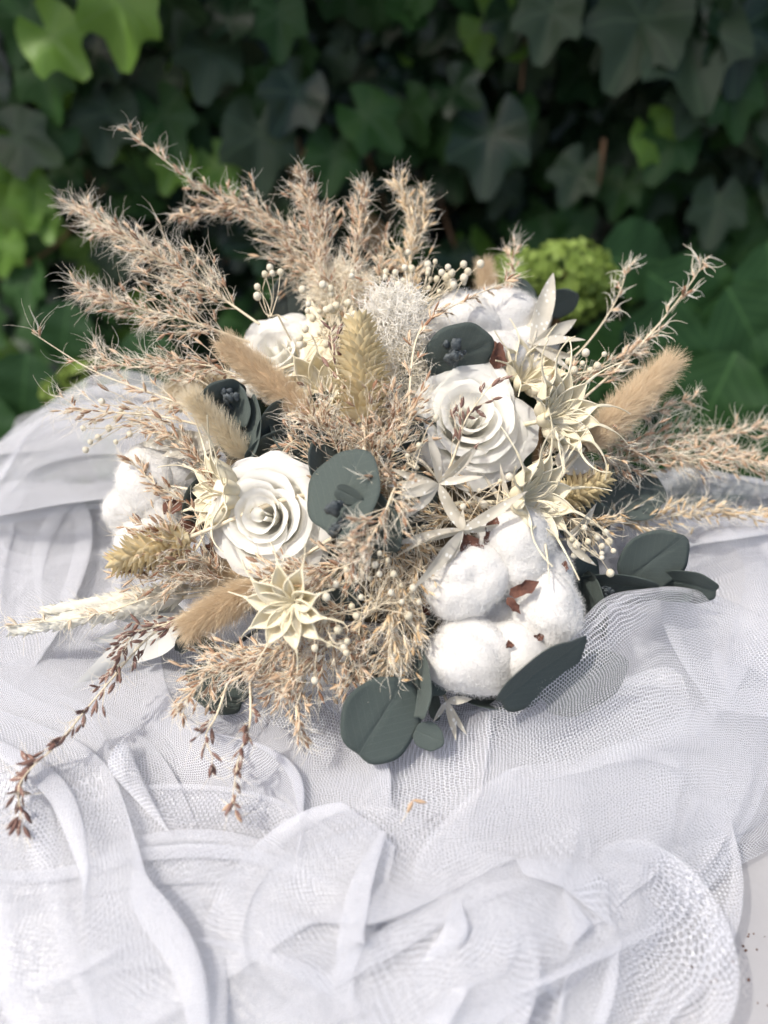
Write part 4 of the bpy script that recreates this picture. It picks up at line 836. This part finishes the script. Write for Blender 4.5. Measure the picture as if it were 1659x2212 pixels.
# ---------------------------------------------------------------- tails and heads
tail('bunny_tail', 'long tan bunny tail pointing to the upper right over the hedge', (1262, 968, .475), (1462, 772, .50), 100, n=7500, hl=.009)
tail('bunny_tail', 'tan bunny tail lying across the front of the upper left rose', (672, 900, .475), (478, 735, .478), 96, n=7000, hl=.008)
tail('bunny_tail', 'short tan bunny tail at the lower left beside the curled star pod', (560, 1262, .448), (398, 1362, .44), 92, n=6500, hl=.0085)
tail('bunny_tail', 'small tan bunny tail blurred at the top right behind the cotton', (1062, 660, .555), (1046, 572, .56), 50, n=3000)
tail('bunny_tail', 'broad tan bunny tail deep in shade under the left canary grass', (520, 1240, .465), (370, 1225, .47), 80, n=4500)
tail('foxtail_ear', 'cream bristly ear leaning left above the left rose', (535, 990, .478), (408, 855, .457), 56, mat='bunnyc', n=4500, hl=.0085, lean=1.6, group='cream bristly ears', core='phalc')
tail('foxtail_ear', 'pale bristly ear at the left edge above the shaded cotton', (520, 830, .50), (370, 850, .505), 60, mat='bunnyc', n=4000, hl=.010, lean=1.2, group='cream bristly ears', core='phalc')
cone_head('canary_grass', 'upright spiky straw head in the middle of the top', (785, 915, .440), (775, 680, .455), 112, n=300, sl=.0115)
cone_head('canary_grass', 'straw coloured spiky head pointing left over the tulle', (410, 1160, .448), (236, 1218, .442), 96, n=160, sl=.0105)
cone_head('canary_grass', 'golden spiky head half hidden behind the right star pods', (1200, 1085, .475), (1310, 1030, .48), 78, n=110, sl=.0105)
cone_head('wheat_ear', 'long white braided ear lying on the tulle at the far left', (400, 1290, .468), (-10, 1372, .47), 30, n=190, sl=.012, me=PHC, open_=.30, group='white braided ears')
cone_head('wheat_ear', 'second white braided ear just above the longer one', (420, 1270, .475), (70, 1325, .48), 26, n=150, sl=.012, me=PHC, open_=.28, group='white braided ears')
# curly white wool between the top plumes and the cotton
def wool(label, px, py, d, rx, ry, n, mat='awnw', stemc=True):
    c = C3((px, py, d)); o = thing('curly_grass', label, 'dried grass', c, 'curly pale grass tufts'); stem_to(o, c)
    dep = (c - CP) @ FW; u = nrm(RN.normal(0, 1, (n, 3))); rad = RN.uniform(.2, 1, n)[:, None] ** .5
    p = c + RT * (u[:, 0:1] * rx / FPX * dep * rad) + UPV * (u[:, 2:3] * ry / FPX * dep * rad) + FW * (u[:, 1:2] * rx / FPX * dep * .6 * rad)
    hair('curls', strands(p, u + [0, 0, .6], .016 * RN.uniform(.6, 1.3, n), 12, 4.2, 1.2), .00022, .00012, M[mat], o); return o
wool('curly white grass tuft left of the top cotton', 850, 700, .485, 56, 70, 1500)
wool('curly cream grass tuft under the white one beside the canary head', 872, 790, .49, 40, 80, 900, 'awn')
wool('curly cream grass tuft above the upright canary head', 735, 625, .535, 70, 50, 1000, 'awn')
# ---------------------------------------------------------------- gypsophila
gyps('sprig of round cream buds rising behind the upper left rose', 600, 680, .50, [(556, 640), (572, 592), (588, 590), (583, 578), (606, 588), (556, 620)])
gyps('cream buds scattered over the top centre of the bouquet', 720, 720, .49, rb(700, 640, 45, 30, 16) + rb(740, 700, 45, 25, 16) + rb(650, 760, 15, 40, 5))
gyps('cream buds crowding behind the curly grass at the top', 900, 680, .505, rb(950, 595, 40, 18, 16) + rb(890, 600, 50, 26, 14) + [(940, 565), (975, 590), (1002, 610)])
gyps('blurred buds floating over the tulle at the far left', 330, 900, .485, [(220, 868), (262, 884), (250, 905), (205, 912), (180, 925), (195, 955), (235, 925), (212, 945), (185, 972), (280, 938), (300, 895), (310, 915), (370, 880), (390, 885), (250, 955)], 6)
gyps('cream buds among golden grass at the bottom centre', 800, 1300, .414, [(810, 1220), (820, 1240), (800, 1250), (850, 1240), (770, 1330), (845, 1280), (890, 1290), (868, 1300), (735, 1360), (780, 1290), (760, 1310), (705, 1290), (725, 1262), (748, 1230), (693, 1330), (655, 1285), (820, 1195), (838, 1210), (866, 1265), (892, 1270), (882, 1330), (905, 1300)])
gyps('buds in a cluster under the curled star pod', 700, 1350, .412, [(680, 1400), (712, 1392), (735, 1388), (742, 1400), (748, 1410), (750, 1385), (718, 1375), (670, 1380), (700, 1340), (680, 1470), (730, 1360)])
gyps('cream buds right of the cotton reaching down over the tulle', 1240, 1140, .455, [(1262, 1140), (1278, 1130), (1235, 1165), (1270, 1170), (1290, 1160), (1300, 1180), (1315, 1170), (1268, 1185), (1282, 1195), (1300, 1196), (1245, 1178), (1318, 1238), (1258, 1190), (1300, 1205), (1308, 1150), (1325, 1190), (1240, 1200)])
gyps('buds above the star pods at the right edge of the rose', 1230, 850, .475, [(1265, 762), (1305, 765), (1258, 785), (1290, 790), (1228, 780), (1240, 800), (1180, 820), (1210, 848), (1275, 800)])
gyps('small buds below the sunlit rose among papery leaves', 1080, 1060, .44, [(1080, 1040), (1100, 1030), (1130, 1045), (1045, 1090), (1060, 1110), (1010, 1130), (1000, 1095), (1090, 1090), (1035, 1060), (1070, 1125), (1120, 1080)])
gyps('few buds at the centre beside the lower edge of the rose', 880, 1000, .43, [(862, 955), (880, 985), (905, 962), (942, 902), (900, 1010), (870, 1020)], 6)
# ---------------------------------------------------------------- feathery grass plumes
plume('grass_plume', 'large feathery plume reaching to the upper left over the hedge', [(560, 700, .50), (430, 610, .51), (300, 530, .52), (165, 448, .53)], 150, 620, tipw=.2, alen=.016, awns=3)
plume('grass_plume', 'feathery plume below the large one, its tip curling left', [(540, 740, .50), (400, 690, .50), (280, 660, .51), (170, 625, .51)], 110, 380, tipw=.2, alen=.015, awns=3)
plume('grass_plume', 'tall thin plume whose bare tip rises highest at the upper left', [(780, 640, .53), (640, 540, .535), (500, 450, .54), (380, 365, .54), (262, 270, .545)], 120, 330, tipw=.0, alen=.014)
plume('grass_plume', 'plume arching left from the top, brushing the green leaves', [(740, 640, .53), (640, 520, .53), (520, 440, .535), (385, 468, .535)], 90, 380, tipw=.3)
plume('grass_plume', 'plume at the top with its tip just left of the gap', [(730, 680, .52), (700, 560, .525), (690, 480, .53), (655, 402, .53)], 100, 460, tipw=.5)
plume('grass_plume', 'plume leaning slightly right at the top of the bouquet', [(740, 690, .52), (770, 560, .53), (775, 480, .53), (788, 410, .53)], 70, 280, tipw=.3)
plume('grass_plume', 'dense upright tan plume at the very top centre', [(880, 700, .525), (885, 580, .53), (890, 480, .535), (862, 395, .54)], 74, 420, seed='seedg', tipw=.6)
plume('grass_plume', 'short twin of the top centre plume forking to its right', [(890, 560, .535), (905, 500, .54), (920, 420, .54)], 46, 150, seed='seedg', tipw=.4, start=.0)
plume('grass_plume', 'small plume beside the green hydrangea head', [(1060, 720, .52), (1100, 620, .54), (1112, 520, .555)], 44, 130, tipw=.4)
plume('grass_plume', 'sparse sprig of dark seeds crossing in front of the top cotton', [(880, 900, .45), (905, 720, .465), (1000, 650, .485), (1120, 600, .50)], 34, 110, tipw=.2, awns=2, seed='seed')
plume('grass_plume', 'wispy bare stalk rising at the right above the cotton', [(1180, 830, .50), (1270, 740, .52), (1330, 650, .535), (1362, 560, .54)], 26, 34, tipw=.1, awns=3, start=.45, cnt_b=8, alen=.014, awr=.00024)
plume('grass_plume', 'longest wispy stalk at the right, forked at its tip', [(1250, 870, .49), (1350, 780, .51), (1440, 680, .52), (1500, 600, .53), (1520, 560, .53)], 34, 60, tipw=.15, awns=3, start=.1, cnt_b=12, alen=.014, awr=.00024)
plume('grass_plume', 'fine fringe of grass behind the star pods at the right', [(1150, 900, .49), (1230, 830, .50), (1330, 780, .51), (1400, 740, .52)], 90, 200, tipw=.3)
plume('grass_plume', 'curling grass behind the long bunny tail', [(1250, 960, .50), (1380, 900, .52), (1500, 860, .53)], 60, 110, tipw=.1, awns=4)
plume('grass_plume', 'broad feathery plume reaching out to the right edge', [(1220, 1010, .49), (1380, 985, .51), (1520, 985, .525), (1680, 1000, .54)], 110, 620, tipw=.6, alen=.018)
plume('grass_plume', 'feathery plume above the broad one, its tip at the right edge', [(1240, 980, .50), (1400, 950, .52), (1540, 940, .54), (1660, 925, .55)], 80, 300, tipw=.4, alen=.018)
plume('grass_plume', 'tan plume low at the right lying above the folded tulle', [(1230, 1120, .49), (1380, 1125, .51), (1520, 1105, .52), (1690, 1110, .53)], 76, 420, tipw=.5, seed='seedg', alen=.012)
plume('grass_plume', 'thin stalk with curled tips at the far left above the tulle', [(470, 900, .475), (330, 850, .485), (200, 800, .49), (68, 718, .495)], 60, 90, tipw=.0, awns=4, alen=.018)
plume('grass_plume', 'wispy stalk under the far left one, spreading over the tulle', [(480, 930, .47), (350, 900, .475), (240, 890, .48), (150, 880, .485)], 110, 110, tipw=.4, awns=4, alen=.018)
plume('grass_plume', 'feathery stalk between the upper left plume and the cream ear', [(500, 860, .485), (380, 800, .49), (270, 790, .495), (210, 760, .50)], 70, 130, tipw=.2, awns=4, alen=.016)
plume('grass_plume', 'tuft of tan grass before the upper left rose and above the dark leaves', [(560, 830, .48), (450, 790, .485), (350, 790, .49)], 80, 220, tipw=.4)
plume('grass_plume', 'reddish seeded grass filling the heart of the bouquet', [(800, 1080, .455), (800, 980, .440), (800, 920, .440), (810, 880, .445)], 120, 600, tipw=.9, branch=.5, start=0)
plume('grass_plume', 'reddish seeded grass left of the heart above the left rose', [(760, 1060, .46), (720, 950, .447), (690, 900, .447)], 120, 420, tipw=.9, branch=.4, start=0)
plume('grass_plume', 'reddish seeded grass right of the heart touching the sunlit rose', [(800, 1060, .455), (860, 960, .44), (880, 880, .445)], 100, 360, tipw=.9, branch=.4, start=0)
plume('grass_plume', 'loose sprig of dark spikelets lying over the sunlit rose', [(960, 1040, .44), (990, 960, .435), (1010, 900, .432), (1070, 820, .44)], 80, 56, seed='seedd', tipw=.5, awns=2, cnt_b=14, single=True, slen=.006)
plume('grass_plume', 'loose sprig of spikelets over the upper left rose', [(760, 900, .45), (735, 830, .45), (720, 760, .455), (715, 720, .46)], 46, 40, seed='seedd', tipw=.5, awns=2, cnt_b=10, single=True)
plume('grass_plume', 'reddish sprig drooping over the dark leaf pair beside the left rose', [(870, 1040, .43), (850, 1060, .412), (820, 1130, .402), (760, 1200, .400)], 80, 190, tipw=.7, branch=.5, start=.1, awns=3)
plume('grass_plume', 'reddish seeded grass under the lower edge of the left rose', [(820, 1180, .43), (740, 1225, .42), (660, 1240, .422), (560, 1255, .425)], 80, 400, tipw=.8, branch=.5, start=0)
plume('grass_plume', 'golden grass hanging below the papery leaves at the bottom centre', [(850, 1150, .44), (850, 1280, .425), (845, 1370, .42), (850, 1470, .43)], 110, 680, seed='seedg', tipw=.7, branch=.5, start=0, grav=.08)
plume('grass_plume', 'golden grass between the cotton and the hanging plume', [(900, 1130, .44), (900, 1230, .435), (880, 1330, .43), (900, 1420, .435)], 80, 340, seed='seedg', tipw=.7, branch=.5, start=0, grav=.08)
plume('grass_plume', 'thick tan grass spreading along the lower left rim', [(690, 1290, .44), (620, 1390, .43), (540, 1430, .432), (440, 1440, .437)], 110, 640, tipw=.8, branch=.5, start=0, grav=.05)
plume('grass_plume', 'thick tan grass at the bottom left of the hanging leaves', [(760, 1300, .44), (700, 1400, .43), (650, 1450, .432), (600, 1480, .437)], 110, 620, tipw=.8, branch=.5, start=0, grav=.08)
plume('grass_plume', 'tan grass edge just above the big hanging round leaf', [(780, 1330, .44), (770, 1410, .43), (760, 1470, .43)], 90, 300, tipw=.8, branch=.4, start=0, grav=.1)
plume('grass_plume', 'long drooping stalk of dark seeds over the tulle at the lower left', [(470, 1290, .455), (330, 1370, .45), (230, 1480, .430), (130, 1600, .408), (45, 1690, .395), (50, 1790, .388)], 46, 170, seed='seedd', awns=2, cnt_b=34, single=True, slen=.0064, tipw=.3, start=.12)
plume('grass_plume', 'second seeded stalk running beside the long drooping one', [(500, 1280, .455), (380, 1340, .45), (290, 1370, .440), (250, 1440, .432)], 60, 130, seed='seedd', awns=2, cnt_b=22, single=True, slen=.006, tipw=.6)
plume('grass_plume', 'short seeded stalk dangling below the lower left grass', [(480, 1430, .44), (440, 1470, .430), (410, 1500, .425), (395, 1540, .418)], 46, 70, awns=3, tipw=.5)
plume('grass_plume', 'fine stalk trailing down over the tulle with a few last seeds', [(540, 1460, .44), (540, 1560, .412), (515, 1640, .400), (500, 1740, .390)], 34, 40, seed='seedd', awns=2, cnt_b=12, single=True, slen=.0066, tipw=.5, awr=.00012)
plume('grass_plume', 'dangling seeded sprig left of the trailing fine stalk', [(500, 1450, .44), (470, 1540, .418), (445, 1590, .405), (460, 1640, .400)], 34, 30, seed='seedd', awns=2, cnt_b=9, single=True, slen=.0066, tipw=.5, awr=.00012)
plume('grass_plume', 'pale sprig hanging onto tulle left of the big round leaf', [(660, 1470, .44), (640, 1530, .418), (650, 1600, .408)], 50, 60, awns=3, tipw=.5)
plume('grass_plume', 'reddish grass between the left canary head and the left rose', [(480, 1240, .455), (420, 1190, .447), (360, 1150, .447), (300, 1165, .45)], 100, 330, tipw=.7, branch=.5, start=0)
plume('grass_plume', 'reddish grass trailing below the left canary head', [(500, 1250, .455), (420, 1240, .447), (350, 1250, .448), (250, 1230, .45)], 80, 260, tipw=.7, start=0)
plume('grass_plume', 'tan grass before the shaded cotton at the far left', [(500, 1100, .465), (440, 1000, .470), (380, 950, .470), (330, 920, .472)], 70, 230, tipw=.7, start=0)
plume('grass_plume', 'cream grass lying along the white braided ears', [(480, 1270, .46), (330, 1290, .458), (200, 1330, .46), (30, 1350, .465)], 40, 70, awns=3, tipw=.2, seed='seedc', alen=.02)
plume('grass_plume', 'tan grass filling the gap under the bunny tail and dark leaves', [(680, 1000, .465), (640, 950, .465), (590, 1000, .462)], 60, 120, tipw=.7, start=0)
plume('grass_plume', 'fine golden grass between the papery leaves and the cotton', [(1080, 1150, .455), (1010, 1100, .45), (960, 1120, .447), (900, 1100, .447)], 90, 260, seed='seedg', tipw=.8, start=0)
plume('grass_plume', 'pale feathery filler behind the top roses', [(760, 760, .51), (740, 680, .525), (700, 600, .535), (620, 560, .54)], 130, 420, tipw=.9, start=0, branch=.4)
plume('grass_plume', 'pale feathery filler between the cotton and the top plume', [(850, 740, .51), (830, 660, .52), (820, 590, .535), (840, 540, .54)], 90, 260, tipw=.9, start=0, branch=.4)
plume('grass_plume', 'tan filler grass behind the right star pods', [(1150, 1000, .485), (1220, 980, .485), (1300, 960, .49), (1360, 970, .50)], 110, 300, tipw=.8, start=0, branch=.4)
plume('grass_plume', 'tan filler grass between right star pods and buds', [(1150, 1100, .48), (1230, 1110, .48), (1300, 1140, .485)], 90, 220, tipw=.8, start=0, branch=.4, seed='seedg')
# fallen bits on the tulle
def fallen(label, pts):
    o = thing('fallen_spikelet', label, 'dried grass', P(pts[0][0], pts[0][1], pts[0][2]), 'bits of grass fallen on the tulle')
    me = mesh_data('seed', SPV, SPF, M['seed'])
    for (px, py, d, ang) in pts:
        a = math.radians(ang); dr = RT * math.cos(a) + UPV * math.sin(a); W = along(P(px, py, d), dr, -FW, (.0012, .0072, .0012)); inst('seed', me, W, o)
    p = P(*pts[0][:3]); hair('husks', strands(np.repeat(p[None], 4, 0), RN.normal(0, 1, (4, 3)), .008, 6, 1.0, .3), .0003, .0001, M['awn'], o)
fallen('reddish spikelet fallen on the tulle right of the bottom centre', [(880, 1755, .387, 65), (893, 1728, .390, -12)])
fallen('greyish spikelet bits on the tulle at the lower centre left', [(498, 1742, .40, 65), (508, 1752, .40, -60), (480, 1752, .40, 40)])
# dark filler lump added in the heart, so no light falls straight through
M['heart'] = pmat('dark_heart_filler', (.10, .075, .05), (.20, .16, .10), rough=.9, scale=80, bump=1, bscale=200)
ht = thing('heart_filler', 'dark filler lump added inside the heart of the bouquet', 'filler', BB, None)
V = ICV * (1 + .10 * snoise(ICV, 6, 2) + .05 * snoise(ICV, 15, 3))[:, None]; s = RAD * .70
mesh('filler_lump', CB - AX * .028 + RT * (V[:, 0:1] * s[0]) + VX * (V[:, 1:2] * s[1]) + AX * (V[:, 2:3] * s[2] * .8), ICF, M['heart'], ht)
plume('grass_plume', 'wisp of tan grass crossing the shaded cotton at the far left', [(470, 1150, .47), (400, 1080, .472), (340, 1050, .474), (285, 1000, .478)], 70, 120, tipw=.5)
